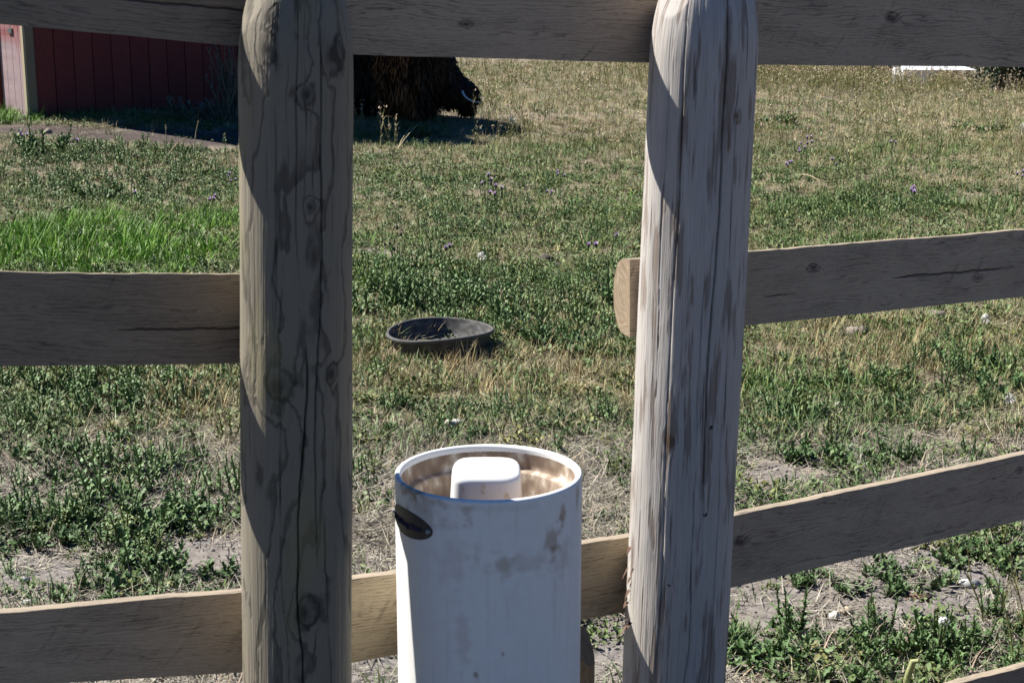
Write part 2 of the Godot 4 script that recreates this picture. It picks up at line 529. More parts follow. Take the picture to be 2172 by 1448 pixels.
	var cr_l := [[0.08, 0.55, 2.2, 0.012, 0.030, 0.25], [0.42, 0.08, 0.95, 0.009, 0.022, 0.2], [-0.42, 0.2, 0.62, 0.005, 0.014, 0.12], [0.02, 0.0, 0.5, 0.005, 0.014, 0.15], [0.55, 1.0, 2.2, 0.007, 0.018, 0.2], [-0.25, 0.45, 1.2, 0.004, 0.012, 0.2]]
	var po := part("post", post_mesh(p_top - fence.position, base - fence.position, r1 * 0.985, r1 * 1.02, 0.17, pl, cr_l, m_l, 1, tc), fence)
	po.set_meta("label", "grey-brown post with dark swirling grain and knots")
	# right post leans a little
	var a_r := FA - 0.112
	var q_top := on_plane(1503, -95, a_r, FB)
	var q_bot := on_plane(1428, 1448, a_r, FB)
	var ax2 := (q_bot - q_top) / (q_top.y - q_bot.y)
	var base2 := q_top + ax2 * (q_top.y + 0.25)
	var r2 := 112.0 / F * on_plane(1485, 600, a_r, FB).distance_to(Vector3(0, EYE, 0))
	var kn2 := []
	for k in [[1560, 235, 0.010], [1450, 900, 0.010]]:
		kn2.append(Vector3(asin(clampf((k[0] - 1485.0) / 115.0, -0.98, 0.98)) * r2, on_plane(1485, -95, a_r, FB).y - on_plane(1485, k[1], a_r, FB).y, k[2]))
	var t_r := post_texture(9, 1, 560, 900, 1.35, r2, kn2)
	var m_r := textured(t_r, Color(1, 1, 1), 0.85, 0.14)
	var tc2 := Vector3(-q_top.x, 0, -q_top.z).normalized()
	var sd2 := Vector3.UP.cross(tc2).normalized()
	var pl2 := [
		[(Vector3.UP * 0.42 - sd2 * 0.60 + tc2 * 0.62).normalized(), on_plane(1450, 80, a_r, FB) + tc2 * r2 * 0.9 - fence.position],
	]
	var cr_r := [[0.42, 0.0, 1.0, 0.014, 0.030, 0.12], [-0.36, 0.0, 1.3, 0.009, 0.020, 0.12], [0.22, 0.5, 2.2, 0.006, 0.015, 0.15], [0.75, 0.75, 2.3, 0.007, 0.02, 0.1], [-0.62, 0.2, 0.8, 0.004, 0.012, 0.1], [-0.1, 1.0, 2.2, 0.004, 0.010, 0.1], [0.5, 1.1, 2.3, 0.005, 0.012, 0.2]]
	var pr := part("post", post_mesh(q_top - fence.position, base2 - fence.position, r2 * 0.985, r2 * 1.03, 0.17, pl2, cr_r, m_r, 2, tc2), fence)
	pr.set_meta("label", "silver-grey leaning post with long cracks and brown patches")
	# nails in the right post
	var m_nail := mat(Color(0.07, 0.045, 0.035), 0.6)
	m_nail.metallic = 0.6
	for k in [[1508, 906, 0.004], [1496, 1091, 0.004], [1420, 1240, 0.0035]]:
		var r := ray(k[0], k[1])
		# where the line of sight meets the post
		var best := Vector3.ZERO
		for i in 600:
			var p := Vector3(0, EYE, 0) + r * (2.3 + i * 0.0015)
			var tt := (p - q_top).dot((base2 - q_top).normalized())
			var c := q_top + (base2 - q_top).normalized() * tt
			if (p - c).length() < r2 * 1.0:
				best = p
				break
		var nb := MB.new()
		var fwd := (Vector3(0, EYE, 0) - best).normalized()
		nb.tube(PackedVector3Array([best - fwd * 0.01, best + fwd * 0.0025]), [k[2], k[2]], 8, Color(1, 1, 1))
		for i in nb.v.size(): nb.v[i] -= fence.position
		part("nail", nb.mesh(m_nail), pr)
	# splinters of bark on the right post's edge
	var m_bark := mat(Color(0.10, 0.055, 0.035), 0.9)
	var sb := MB.new()
	for i in 16:
		var y := 1130.0 + 200.0 * pow(rng.randf(), 0.7)
		var p := on_plane(1333 + rng.randf_range(-1, 12) - (y - 1130) * 0.03, y, a_r - 0.03, FB) - fence.position
		sb.blade(p, rng.randf_range(2.4, 3.9), rng.randf_range(0.008, 0.03), rng.randf_range(0.005, 0.012), rng.randf_range(2.2, 3.0), rng.randf_range(-0.8, 0.8), Color(1, 1, 1), Color(0.7, 0.7, 0.7))
	part("bark_splinters", sb.mesh(m_bark), pr).set_meta("kind", "stuff")
	# the short stake behind the waterer
	var st := on_plane(1190, 1335, 3.05, FB)
	var stake := thing("wooden_stake", "short wooden stake with slanted top behind the white waterer, shade put into its colour", "stake", Vector3(st.x, 0, st.z))
	var e_top := Vector3(0, st.y, 0)
	var mm := textured(t_b, Color(0.42, 0.41, 0.41), 0.9, 0.1)  # board texture tinted dark to stand for the shade on the stake
	var rr := 70.0 / F * 3.4
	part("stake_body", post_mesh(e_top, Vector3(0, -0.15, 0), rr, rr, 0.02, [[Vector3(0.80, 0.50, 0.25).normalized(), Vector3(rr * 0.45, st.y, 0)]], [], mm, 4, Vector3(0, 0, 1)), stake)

# ---------------------------------------------------------------- waterer
func build_waterer() -> void:
	var top := at_depth(1036, 998, 2.500)
	var R := 0.1532
	var w := thing("livestock_waterer", "white plastic pipe livestock waterer standing between two fence posts", "waterer", Vector3(top.x, 0, top.z))
	var H := top.y
	# casing with stains: u = angle, v = metres down from the rim
	var W := 500; var Hh := 460
	var cb := PackedByteArray(); cb.resize(W * Hh * 3)
	var na := FastNoiseLite.new(); na.seed = 77; na.frequency = 1.0; na.fractal_octaves = 4
	var nb := FastNoiseLite.new(); nb.seed = 78; nb.frequency = 1.0
	# smudges: pixel centre, half sizes in pixels, strength
	var sm := [[993, 1078, 9, 12, 0.8], [1187, 1103, 9, 17, 1.3], [1165, 1150, 18, 22, 1.1], [1110, 1185, 55, 16, 0.5], [1065, 1185, 16, 22, 0.55], [868, 1048, 42, 22, 1.3], [900, 1085, 50, 34, 0.7], [1218, 1090, 8, 22, 1.0], [960, 1180, 25, 40, 0.28], [980, 1340, 12, 60, 0.35], [1008, 1412, 5, 6, 1.4], [1064, 1370, 3, 4, 1.2], [1010, 1170, 6, 20, 0.5], [1030, 1070, 120, 6, 0.25], [1190, 1190, 25, 40, 0.4]]
	var smu := []
	for s in sm:
		smu.append([asin(clampf((s[0] - 1033.0) / 198.0, -0.98, 0.98)), (s[1] - 1055.0) / 1240.0, s[2] / 198.0, s[3] / 1240.0, s[4]])
	for y in Hh:
		var v := float(y) / Hh * 0.45
		for x in W:
			var u := (float(x) / W - 0.5) * PI
			var d := 0.0
			var n1 := na.get_noise_2d(u * 5.0, v * 36.0)
			for s in smu:
				var q := pow((u - s[0]) / s[2], 2.0) + pow((v - s[1]) / s[3], 2.0)
				if q < 6.0: d += s[4] * smoothstep(0.1, 0.9, exp(-q * 0.7) + 0.55 * n1)
			var spk := smoothstep(0.70, 0.78, nb.get_noise_2d(u * 60.0, v * 420.0)) * smoothstep(0.05, 0.5, na.get_noise_2d(u * 2.0 + 9.0, v * 12.0))
			var scr := smoothstep(0.72, 0.8, nb.get_noise_2d(u * 50.0 + v * 90.0, v * 30.0)) * 0.35
			var film := 0.05 * (0.5 + n1) + 0.10 * smoothstep(0.1, 0.6, na.get_noise_2d(u * 8.0, v * 4.0))
			var k := clampf(d * 0.50 + film, 0.0, 0.85)
			var col := Color(0.80, 0.80, 0.79).lerp(Color(0.30, 0.20, 0.12), k)
			col = col.lerp(Color(0.10, 0.08, 0.07), clampf(spk * 0.7 + scr * 0.3, 0.0, 0.8))
			var i := (y * W + x) * 3
			var s2 := col.linear_to_srgb()
			cb[i] = int(s2.r * 255.0); cb[i + 1] = int(s2.g * 255.0); cb[i + 2] = int(s2.b * 255.0)
	var m_case := mat(Color(1, 1, 1), 0.5)
	m_case.albedo_texture = tex(Image.create_from_data(W, Hh, false, Image.FORMAT_RGB8, cb))
	m_case.texture_repeat = false
	# casing: outside, rounded rim
	var b := MB.new()
	var prof := []
	for i in 30: prof.append(Vector2(R * (1.0 - 0.006 * (1.0 - i / 29.0)), lerpf(-0.05, H - 0.005, i / 29.0)))
	for i in 9:
		var a := PI * i / 8.0
		prof.append(Vector2(R - 0.005 + 0.005 * cos(a), H - 0.005 + 0.005 * sin(a)))
	prof.append(Vector2(R - 0.010, H - 0.012))
	var sides := 160
	var prev := []
	for i in prof.size():
		var p: Vector2 = prof[i]
		var t: Vector2 = prof[min(i + 1, prof.size() - 1)] - prof[max(i - 1, 0)]
		var ring := []
		for k in sides + 1:
			var th := TAU * k / sides - PI
			var e := Vector3(sin(th), 0, cos(th))
			var nn := (e * t.y - Vector3.UP * t.x).normalized()
			ring.append(b.vert(e * p.x + Vector3.UP * p.y, nn, Color(1, 1, 1), Vector2(0.5 + th / PI, (H - p.y) / 0.45)))
		if i > 0:
			for k in sides: b.quad(prev[k], prev[k + 1], ring[k + 1], ring[k])
		prev = ring
	part("casing", b.mesh(m_case), w)
	# bowl: inner wall, ledge and basin, stained brown
	var m_bowl := mat(Color(1, 1, 1), 0.8)
	var nt := NoiseTexture2D.new(); nt.width = 512; nt.height = 512; nt.seamless = true
	var nz := FastNoiseLite.new(); nz.seed = 5; nz.frequency = 0.012; nz.fractal_octaves = 5
	nt.noise = nz
	var rp := Gradient.new()
	rp.offsets = PackedFloat32Array([0.0, 0.42, 0.62, 0.8, 1.0])
	rp.colors = PackedColorArray([lin(0.17, 0.115, 0.08), lin(0.24, 0.175, 0.13), lin(0.32, 0.25, 0.19), lin(0.47, 0.41, 0.34), lin(0.68, 0.64, 0.58)])
	nt.color_ramp = rp
	m_bowl.albedo_texture = nt
	m_bowl.uv1_scale = Vector3(4, 3, 1)
	var bb := MB.new()
	bb.lathe([Vector3(R - 0.010, H - 0.011, 0), Vector3(R - 0.0102, H - 0.030, 0), Vector3(R - 0.0105, H - 0.038, 0), Vector3(R - 0.014, H - 0.0400, 0), Vector3(R - 0.021, H - 0.0405, 0), Vector3(R - 0.024, H - 0.043, 0), Vector3(R - 0.026, H - 0.055, 0), Vector3(R - 0.036, H - 0.12, 0), Vector3(R - 0.05, H - 0.145, 0), Vector3(0.05, H - 0.155, 0), Vector3(0.001, H - 0.155, 0)], 120, Color(1, 1, 1))
	part("bowl", bb.mesh(m_bowl), w)
	# valve cover: a tapered box with rounded corners
	var m_cap := mat(Color(1, 1, 1), 0.3)
	var ct := NoiseTexture2D.new(); ct.width = 256; ct.height = 256
	var nz2 := FastNoiseLite.new(); nz2.seed = 15; nz2.frequency = 0.015; nz2.fractal_octaves = 4
	ct.noise = nz2
	var rp2 := Gradient.new()
	rp2.offsets = PackedFloat32Array([0.0, 0.10, 0.24, 1.0])
	rp2.colors = PackedColorArray([lin(0.40, 0.27, 0.17), lin(0.62, 0.52, 0.42), lin(0.72, 0.72, 0.72), lin(0.75, 0.75, 0.76)])
	ct.color_ramp = rp2
	m_cap.albedo_texture = ct
	var cbm := MB.new()
	var hx := 0.057; var hz := 0.052; var zt := H + 0.004; var zb := H - 0.15
	var fil := 0.020
	var lv := []
	for i in 8:
		var a := PI * 0.5 * i / 7.0
		lv.append([fil * (1.0 - sin(a)), zt - fil * (1.0 - cos(a))])     # inset, height from the flat top outwards
	lv.append([-0.002, zt - 0.05]); lv.append([-0.008, zb])
	var cz := -0.026
	var cprev := []
	var capc := cbm.vert(Vector3(-0.004, zt + 0.0005, cz), Vector3.UP, Color(1, 1, 1), Vector2(0.5, 0.5))
	for i in lv.size():
		var inset: float = lv[i][0]
		var yy: float = lv[i][1]
		var ring := []
		for k in 48:
			var th := TAU * k / 48.0
			var ex := signf(cos(th)) * pow(absf(cos(th)), 0.42)
			var ez := signf(sin(th)) * pow(absf(sin(th)), 0.42)
			var p := Vector3(-0.004 + (hx - inset) * ex, yy, cz + (hz - inset) * ez)
			var side := Vector3(signf(cos(th)) * pow(absf(cos(th)), 1.5), 0, signf(sin(th)) * pow(absf(sin(th)), 1.5)).normalized()
			var f := 0.0 if i >= 8 else cos(PI * 0.5 * i / 7.0)
			ring.append(cbm.vert(p, (side * (1.0 - f) + Vector3.UP * (f + 0.05)).normalized(), Color(1, 1, 1), Vector2(p.x * 6.0 + 0.5, p.y * 6.0 + p.z * 3.0)))
		for k in 48:
			if i == 0: cbm.tri(capc, ring[k], ring[(k + 1) % 48])
			else: cbm.quad(cprev[k], cprev[(k + 1) % 48], ring[(k + 1) % 48], ring[k])
		cprev = ring
	part("valve_cover", cbm.mesh(m_cap), w)
	# oval nameplate bent round the casing
	var m_pl := mat(Color(0.055, 0.048, 0.042), 0.45)
	var pb := MB.new()
	var th0 := -1.02; var y0 := H - 0.060
	var aw := 0.066; var ah := 0.023
	var place := func(s: float, t: float, lift: float) -> Vector3:
		var th := th0 + s / R
		return Vector3(sin(th) * (R + lift), y0 + t, cos(th) * (R + lift))
	var tilt := -0.0
	var rings := []
	for i in 7:
		var f := i / 6.0
		var ring := []
		for k in 40:
			var a := TAU * k / 40.0
			var s := cos(a) * aw * f; var t := sin(a) * ah * f
			var p: Vector3 = place.call(s, t, 0.0022 if i < 6 else 0.0004)
			ring.append(pb.vert(p, Vector3(sin(th0 + s / R), 0, cos(th0 + s / R)), Color(1, 1, 1)))
		if i > 0:
			for k in 40: pb.quad(rings[i - 1][k], rings[i - 1][(k + 1) % 40], ring[(k + 1) % 40], ring[k])
		rings.append(ring)
	var plate := part("nameplate", pb.mesh(m_pl), w)
	var tm := TextMesh.new()
	tm.text = "Drinking Post"
	var sf := SystemFont.new(); sf.font_names = PackedStringArray(["Droid Serif"]); sf.font_weight = 700; sf.font_italic = true
	tm.font = sf
	tm.font_size = 64; tm.pixel_size = 0.0002; tm.depth = 0.001
	var ar := tm.get_mesh_arrays()
	if ar.size() and ar[Mesh.ARRAY_VERTEX] != null:
		var vs: PackedVector3Array = ar[Mesh.ARRAY_VERTEX]
		var lo := 1e9; var hi := -1e9
		for p in vs:
			lo = minf(lo, p.x); hi = maxf(hi, p.x)
		var k := 0.088 / maxf(hi - lo, 0.001)
		for i in vs.size():
			var p := vs[i]
			vs[i] = place.call((p.x - (lo + hi) * 0.5) * k, p.y * k - 0.001, 0.0032 + (0.0008 if p.z > 0 else -0.0006))
		ar[Mesh.ARRAY_VERTEX] = vs
		var am := ArrayMesh.new()
		am.add_surface_from_arrays(Mesh.PRIMITIVE_TRIANGLES, ar)
		var m_tx := mat(Color(0.012, 0.014, 0.075), 0.5)
		am.surface_set_material(0, m_tx)
		part("lettering", am, plate)
	var m_rv := mat(Color(0.30, 0.30, 0.31), 0.4)
	for s in [-0.058, 0.058]:
		var rb := MB.new()
		var p0: Vector3 = place.call(s, 0.0, 0.001)
		var p1: Vector3 = place.call(s, 0.0, 0.0055)
		rb.tube(PackedVector3Array([p0, p1]), [0.004, 0.003], 10, Color(1, 1, 1))
		part("rivet", rb.mesh(m_rv), plate)

# ---------------------------------------------------------------- barn
func build_barn() -> void:
	var phi := deg_to_rad(35.0)
	var c := ground_at(66, 250)
	var fd := Vector3(cos(phi), 0, -sin(phi))        # along the front, away to the right
	var ld := Vector3(-sin(phi), 0, -cos(phi))       # along the left wall, back
	var fn := Vector3(sin(phi), 0, cos(phi))         # out of the front
	var ln := -fd                                    # out of the left wall
	var barn := thing("red_barn", "small dark red barn with vertical board siding and pale corner trim", "barn", c)
	barn_at = c
	var L := 2.42; var D := 2.3; var Hb := 3.0; var low := -0.45
	var m_red := mat(Color(0.160, 0.016, 0.013), 0.65)
	var m_red2 := mat(Color(0.146, 0.0145, 0.012), 0.7)
	var m_back := mat(Color(0.03, 0.008, 0.008), 0.9)
	var m_trim := mat(Color(0.36, 0.30, 0.19), 0.8)
	var m_roof := mat(Color(0.30, 0.30, 0.30), 0.5)
	var bnt := NoiseTexture2D.new(); bnt.width = 256; bnt.height = 512
	var bz := FastNoiseLite.new(); bz.seed = 44; bz.frequency = 0.02; bz.fractal_octaves = 4
	bnt.noise = bz
	var g := Gradient.new(); g.colors = PackedColorArray([lin(0.70, 0.70, 0.74), lin(1, 1, 1)])
	bnt.color_ramp = g
	m_red.albedo_texture = bnt; m_red2.albedo_texture = bnt
	m_red.uv1_scale = Vector3(3, 1, 1)
	# side-wall boards in a paler red, turning greyer towards the bottom
	var m_side_boards := mat(Color(1, 1, 1), 0.6)
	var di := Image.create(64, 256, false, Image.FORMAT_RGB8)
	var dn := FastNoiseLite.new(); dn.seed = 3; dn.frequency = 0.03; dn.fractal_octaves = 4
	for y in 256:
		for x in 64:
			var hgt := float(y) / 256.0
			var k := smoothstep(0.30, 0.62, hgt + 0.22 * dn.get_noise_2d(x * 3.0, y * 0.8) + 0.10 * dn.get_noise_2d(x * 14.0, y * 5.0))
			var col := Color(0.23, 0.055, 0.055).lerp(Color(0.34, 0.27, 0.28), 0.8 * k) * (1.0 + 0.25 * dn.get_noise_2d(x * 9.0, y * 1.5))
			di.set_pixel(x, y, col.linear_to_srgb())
	m_side_boards.albedo_texture = tex(di)
	var fw := MB.new()
	fw.box(-fn * 0.10 + Vector3.UP * low, fd * L, Vector3.UP * (Hb - low), fn * 0.085)
	var fwall := part("front_wall", fw.mesh(m_back), barn)
	var n := int(L / 0.203)
	for i in n:
		var b := MB.new()
		var x0 := 0.075 + i * 0.203
		var z0 := rng.randf_range(0.0, 0.003)
		b.box(fd * x0 - fn * 0.014 + Vector3.UP * low, fd * 0.194, Vector3.UP * (Hb - low), fn * (0.014 + z0))
		part("siding_board", b.mesh(m_red if i % 2 == 0 else m_red2), fwall)
	var lw := MB.new()
	lw.box(-ln * 0.10 + ld * 0.02 + Vector3.UP * low, ld * D, Vector3.UP * (Hb + 0.05 - low), ln * 0.085)
	var lwall := part("side_wall", lw.mesh(m_back), barn)
	for i in 11:
		if i == 4: continue
		var b := MB.new()
		var x0 := 0.06 + i * 0.203
		var o := ld * x0 - ln * 0.014 + Vector3.UP * low
		var a := ld * 0.193
		var t := Vector3.UP * (Hb + 0.04 - low)
		var th := ln * 0.014
		b.box(o, a, t, th)
		for k in b.v.size():
			b.uv[k] = Vector2((b.v[k].dot(ld) - x0) / 0.2 + i * 0.37, 1.0 - (b.v[k].y - 0.05) / 1.35)
		var md: StandardMaterial3D = m_side_boards
		part("siding_board", b.mesh(md), lwall)
	m_side_boards.texture_repeat = false
	# door post on the side wall
	var dp := MB.new()
	dp.box(ld * 0.872 - ln * 0.01 + Vector3.UP * low, ld * 0.10, Vector3.UP * (Hb - low), ln * 0.05)
	part("door_post", dp.mesh(m_red2), lwall)
	# corner trim, one board on either face
	var c1 := MB.new()
	c1.box(Vector3.UP * low - fn * 0.02 - fd * 0.02, fd * 0.085, Vector3.UP * (Hb - low), fn * 0.045)
	part("corner_trim", c1.mesh(mat(Color(0.17, 0.13, 0.09), 0.8)), barn)
	var c2 := MB.new()
	c2.box(Vector3.UP * low + ln * 0.021 + fn * 0.022, ld * 0.07, Vector3.UP * (Hb - low), ln * 0.022)
	part("corner_trim", c2.mesh(m_trim), barn)
	# latch plate
	var la := MB.new()
	la.box(ld * 0.40 + ln * 0.001 + Vector3.UP * 0.83, ld * 0.12, Vector3.UP * 0.05, ln * 0.015)
	part("latch_plate", la.mesh(mat(Color(0.08, 0.09, 0.09), 0.5)), lwall)
	# right wall and back wall, roof
	var rw := MB.new()
	rw.box(fd * (L - 0.02) - fn * 0.10 + Vector3.UP * low, ld * (D - 0.1), Vector3.UP * (Hb + 0.03 - low), fd * 0.06)
	part("side_wall", rw.mesh(m_red2), barn)
	var bw := MB.new()
	bw.box(ld * D + Vector3.UP * low + fd * 0.02, fd * (L - 0.06), Vector3.UP * (Hb + 0.10 - low), ld * 0.08)
	part("back_wall", bw.mesh(m_red2), barn)
	var rf := MB.new()
	rf.box(-fd * 0.12 - ld * 0.10 + Vector3.UP * Hb, fd * (L + 0.3), ld * (D + 0.4) + Vector3.UP * 0.14, Vector3.UP * 0.06)
	part("roof", rf.mesh(m_roof), barn)

# ---------------------------------------------------------------- cow
func sdf_capsule(p: Vector3, a: Vector3, b: Vector3, ra: float, rb: float) -> float:
	var ab := b - a
	var t := clampf((p - a).dot(ab) / ab.length_squared(), 0.0, 1.0)
	return (p - a - ab * t).length() - lerpf(ra, rb, t)

var bones := []
func cow_sdf(p: Vector3) -> float:
	var d := 10.0
	for k in bones:
		var q := p
		var e := sdf_capsule(q, k[0], k[1], k[2], k[3])
		var h := maxf(0.09 - absf(d - e), 0.0) / 0.09
		d = minf(d, e) - h * h * 0.09 * 0.25
	return d

func build_cow() -> void:
	var at := ground_at(888, 251)
	var cow := thing("highland_cow", "shaggy dark brown long-haired cow grazing beside the red barn", "cow", at)
	bones = [
		[Vector3(-1.05, 0.84, 0), Vector3(-0.02, 0.82, 0), 0.36, 0.40],
		[Vector3(-1.05, 0.66, 0), Vector3(0.02, 0.56, 0), 0.30, 0.33],
		[Vector3(-1.02, 0.44, 0), Vector3(-0.02, 0.38, 0), 0.28, 0.28],
		[Vector3(0.05, 0.66, 0), Vector3(0.38, 0.36, 0), 0.29, 0.15],
		[Vector3(0.10, 0.50, 0), Vector3(0.34, 0.24, 0), 0.24, 0.14],
		[Vector3(0.44, 0.29, 0), Vector3(0.53, 0.26, 0), 0.115, 0.12],
		[Vector3(0.51, 0.26, 0), Vector3(0.54, 0.10, 0), 0.125, 0.085],
		[Vector3(0.0, 0.5, 0.2), Vector3(0.02, 0.03, 0.19), 0.14, 0.075],
		[Vector3(0.05, 0.5, -0.2), Vector3(0.12, 0.03, -0.19), 0.14, 0.075],
		[Vector3(-1.08, 0.6, 0.2), Vector3(-1.1, 0.03, 0.19), 0.17, 0.075],
		[Vector3(-1.02, 0.6, -0.2), Vector3(-0.98, 0.03, -0.19), 0.17, 0.075],
		[Vector3(-1.42, 0.9, 0), Vector3(-1.46, 0.3, 0), 0.05, 0.06],
	]
	var cs := 0.032
	var lo := Vector3(-1.62, -0.08, -0.52)
	var nx := 74; var ny := 44; var nz := 33
	var val := PackedFloat32Array(); val.resize((nx + 1) * (ny + 1) * (nz + 1))
	for i in nx + 1:
		for j in ny + 1:
			for k in nz + 1:
				val[(i * (ny + 1) + j) * (nz + 1) + k] = cow_sdf(lo + Vector3(i, j, k) * cs)
	var b := MB.new()
	var idx := PackedInt32Array(); idx.resize(nx * ny * nz); idx.fill(-1)
	var coat := Color(0.016, 0.009, 0.007)
	for i in nx:
		for j in ny:
			for k in nz:
				var sum := Vector3.ZERO
				var cnt := 0
				var f := []
				for q in 8: f.append(val[((i + (q & 1)) * (ny + 1) + j + ((q >> 1) & 1)) * (nz + 1) + k + (q >> 2)])
				var neg := 0
				for q in 8:
					if f[q] < 0.0: neg += 1
				if neg == 0 or neg == 8: continue
				for e in [[0, 1], [2, 3], [4, 5], [6, 7], [0, 2], [1, 3], [4, 6], [5, 7], [0, 4], [1, 5], [2, 6], [3, 7]]:
					var a: float = f[e[0]]; var c: float = f[e[1]]
					if (a < 0.0) != (c < 0.0):
						var t := a / (a - c)
						var p0 := Vector3(e[0] & 1, (e[0] >> 1) & 1, e[0] >> 2)
						var p1 := Vector3(e[1] & 1, (e[1] >> 1) & 1, e[1] >> 2)
						sum += p0.lerp(p1, t)
						cnt += 1
				var p := lo + (Vector3(i, j, k) + sum / cnt) * cs
				var h := 0.01
				var nn := Vector3(cow_sdf(p + Vector3(h, 0, 0)) - cow_sdf(p - Vector3(h, 0, 0)), cow_sdf(p + Vector3(0, h, 0)) - cow_sdf(p - Vector3(0, h, 0)), cow_sdf(p + Vector3(0, 0, h)) - cow_sdf(p - Vector3(0, 0, h))).normalized()
				idx[(i * ny + j) * nz + k] = b.vert(p, nn, coat)
	for i in range(1, nx):
		for j in range(1, ny):
			for k in range(1, nz):
				var v0 := val[(i * (ny + 1) + j) * (nz + 1) + k] < 0.0
				for ax in 3:
					var i2 := i + (1 if ax == 0 else 0); var j2 := j + (1 if ax == 1 else 0); var k2 := k + (1 if ax == 2 else 0)
					if i2 > nx or j2 > ny or k2 > nz: continue
					if v0 == (val[(i2 * (ny + 1) + j2) * (nz + 1) + k2] < 0.0): continue
					var q := []
					for d in [[0, 0], [1, 0], [1, 1], [0, 1]]:
						var ii := i; var jj := j; var kk := k
						if ax == 0: jj -= d[0]; kk -= d[1]
						elif ax == 1: ii -= d[0]; kk -= d[1]
						else: ii -= d[0]; jj -= d[1]
						if ii < nx and jj < ny and kk < nz: q.append(idx[(ii * ny + jj) * nz + kk])
					if q.size() == 4 and q.min() >= 0: b.quad(q[0], q[1], q[2], q[3])
	var m_coat := mat(Color(1, 1, 1), 0.75, true, 0.3)
	part("body", b.mesh(m_coat), cow)
	# long hair hanging from the whole body
	var hb := MB.new()
	var nv := b.v.size()
	for s in 17000:
		var t := rng.randi() % nv
		var p: Vector3 = b.v[t]
		var nn: Vector3 = b.n[t]
		p += Vector3(rng.randf_range(-1, 1), rng.randf_range(-1, 1), rng.randf_range(-1, 1)) * 0.012
		var head := p.x > 0.40 and p.y < 0.5
		var lenh := rng.randf_range(0.05, 0.11) * (0.55 if head or p.x > 0.22 else 1.0)
		if p.y < 0.45 and not head and p.x < 0.15: lenh = minf(rng.randf_range(0.10, 0.20), p.y * 0.95)
		lenh = minf(lenh, maxf(0.04, p.y))
		var d := (nn * rng.randf_range(0.25, 0.6) + Vector3.DOWN * 0.55 + Vector3(rng.randf_range(-1, 1), 0, rng.randf_range(-1, 1)) * 0.22).normalized()
		var wv := n_mid.get_noise_2d(p.x * 95.0 + 40.0, p.y * 30.0)
		var red := smoothstep(-0.12, 0.2, wv) * smoothstep(1.2, 0.55, p.y) * smoothstep(0.25, 0.02, p.x)
		red = clampf(red + rng.randf_range(-0.25, 0.12), 0.0, 1.0)
		var c0 := Color(0.012, 0.008, 0.007).lerp(Color(0.16, 0.058, 0.024), red * 0.75)
		var c1 := Color(0.020, 0.011, 0.009).lerp(Color(0.40, 0.165, 0.065), red)
		var w := rng.randf_range(0.009, 0.018)
		var sd := d.cross(Vector3(rng.randf_range(-1, 1), rng.randf_range(-0.3, 0.3), rng.randf_range(-1, 1))).normalized()
		var pa := -1; var pb := -1
		var q := p
		for i in 4:
			var tt := i / 3.0
			var nrm := (nn * 0.7 + d.cross(sd) * 0.5).normalized()
			var col := c0.lerp(c1, tt)
			if i == 3:
				var k := hb.vert(q, nrm, col)
				hb.tri(pa, pb, k)
			else:
				var k0 := hb.vert(q - sd * w * (1.0 - tt * 0.7) * 0.5, nrm, col)
				var k1 := hb.vert(q + sd * w * (1.0 - tt * 0.7) * 0.5, nrm, col)
				if i > 0: hb.quad(pa, pb, k1, k0)
				pa = k0; pb = k1
			q += d * lenh / 3.0
			d = (d + Vector3.DOWN * 0.40 + sd * rng.randf_range(-0.55, 0.55)).normalized()
			if q.y < 0.0: q.y = 0.0
	var m_hair := mat(Color(1, 1, 1), 0.55, true, 0.4)
	var hair := part("coat", hb.mesh(m_hair), cow)
	hair.set_meta("label", "shaggy coat, black with rusty brown lower locks")
	# horns: out from the head, curving forward
	for sgn in [1.0, -1.0]:
		var h := MB.new()
		var pts := PackedVector3Array()
		var rad := []
		for i in 11:
			var t := i / 10.0
			pts.append(Vector3(0.475 + 0.24 * t * t + 0.01, 0.335 - 0.135 * sin(t * PI * 0.5), sgn * (0.10 + 0.22 * sin(t * PI * 0.5))))
			rad.append(lerpf(0.017, 0.003, t))
		h.tube(pts, rad, 10, Color(1, 1, 1))
		part("horn", h.mesh(mat(Color(0.62, 0.60, 0.57), 0.35)), cow)
	for sgn in [1.0, -1.0]:
		var e := MB.new()
		for i in 60:
			e.blade(Vector3(0.40 + rng.randf_range(-0.06, 0.03), 0.345 + rng.randf_range(-0.02, 0.03), sgn * (0.15 + rng.randf_range(-0.02, 0.08))), rng.randf() * TAU, rng.randf_range(0.05, 0.11), 0.012, 1.4, 1.3, Color(0.03, 0.017, 0.012), Color(0.06, 0.03, 0.02))
		part("ear", e.mesh(m_hair), cow)

# ---------------------------------------------------------------- plants
const LOBES := [0.25, 0.95, 0.38, 1.0, 0.40, 0.85, 0.32, 0.55, 0.0]
const LOBES_S := [0.25, 1.0, 0.4, 0.8, 0.0]
const OVAL := [0.12, 0.75, 1.0, 0.7, 0.0]
var m_leaf: StandardMaterial3D
var m_grass: StandardMaterial3D
var m_straw: StandardMaterial3D

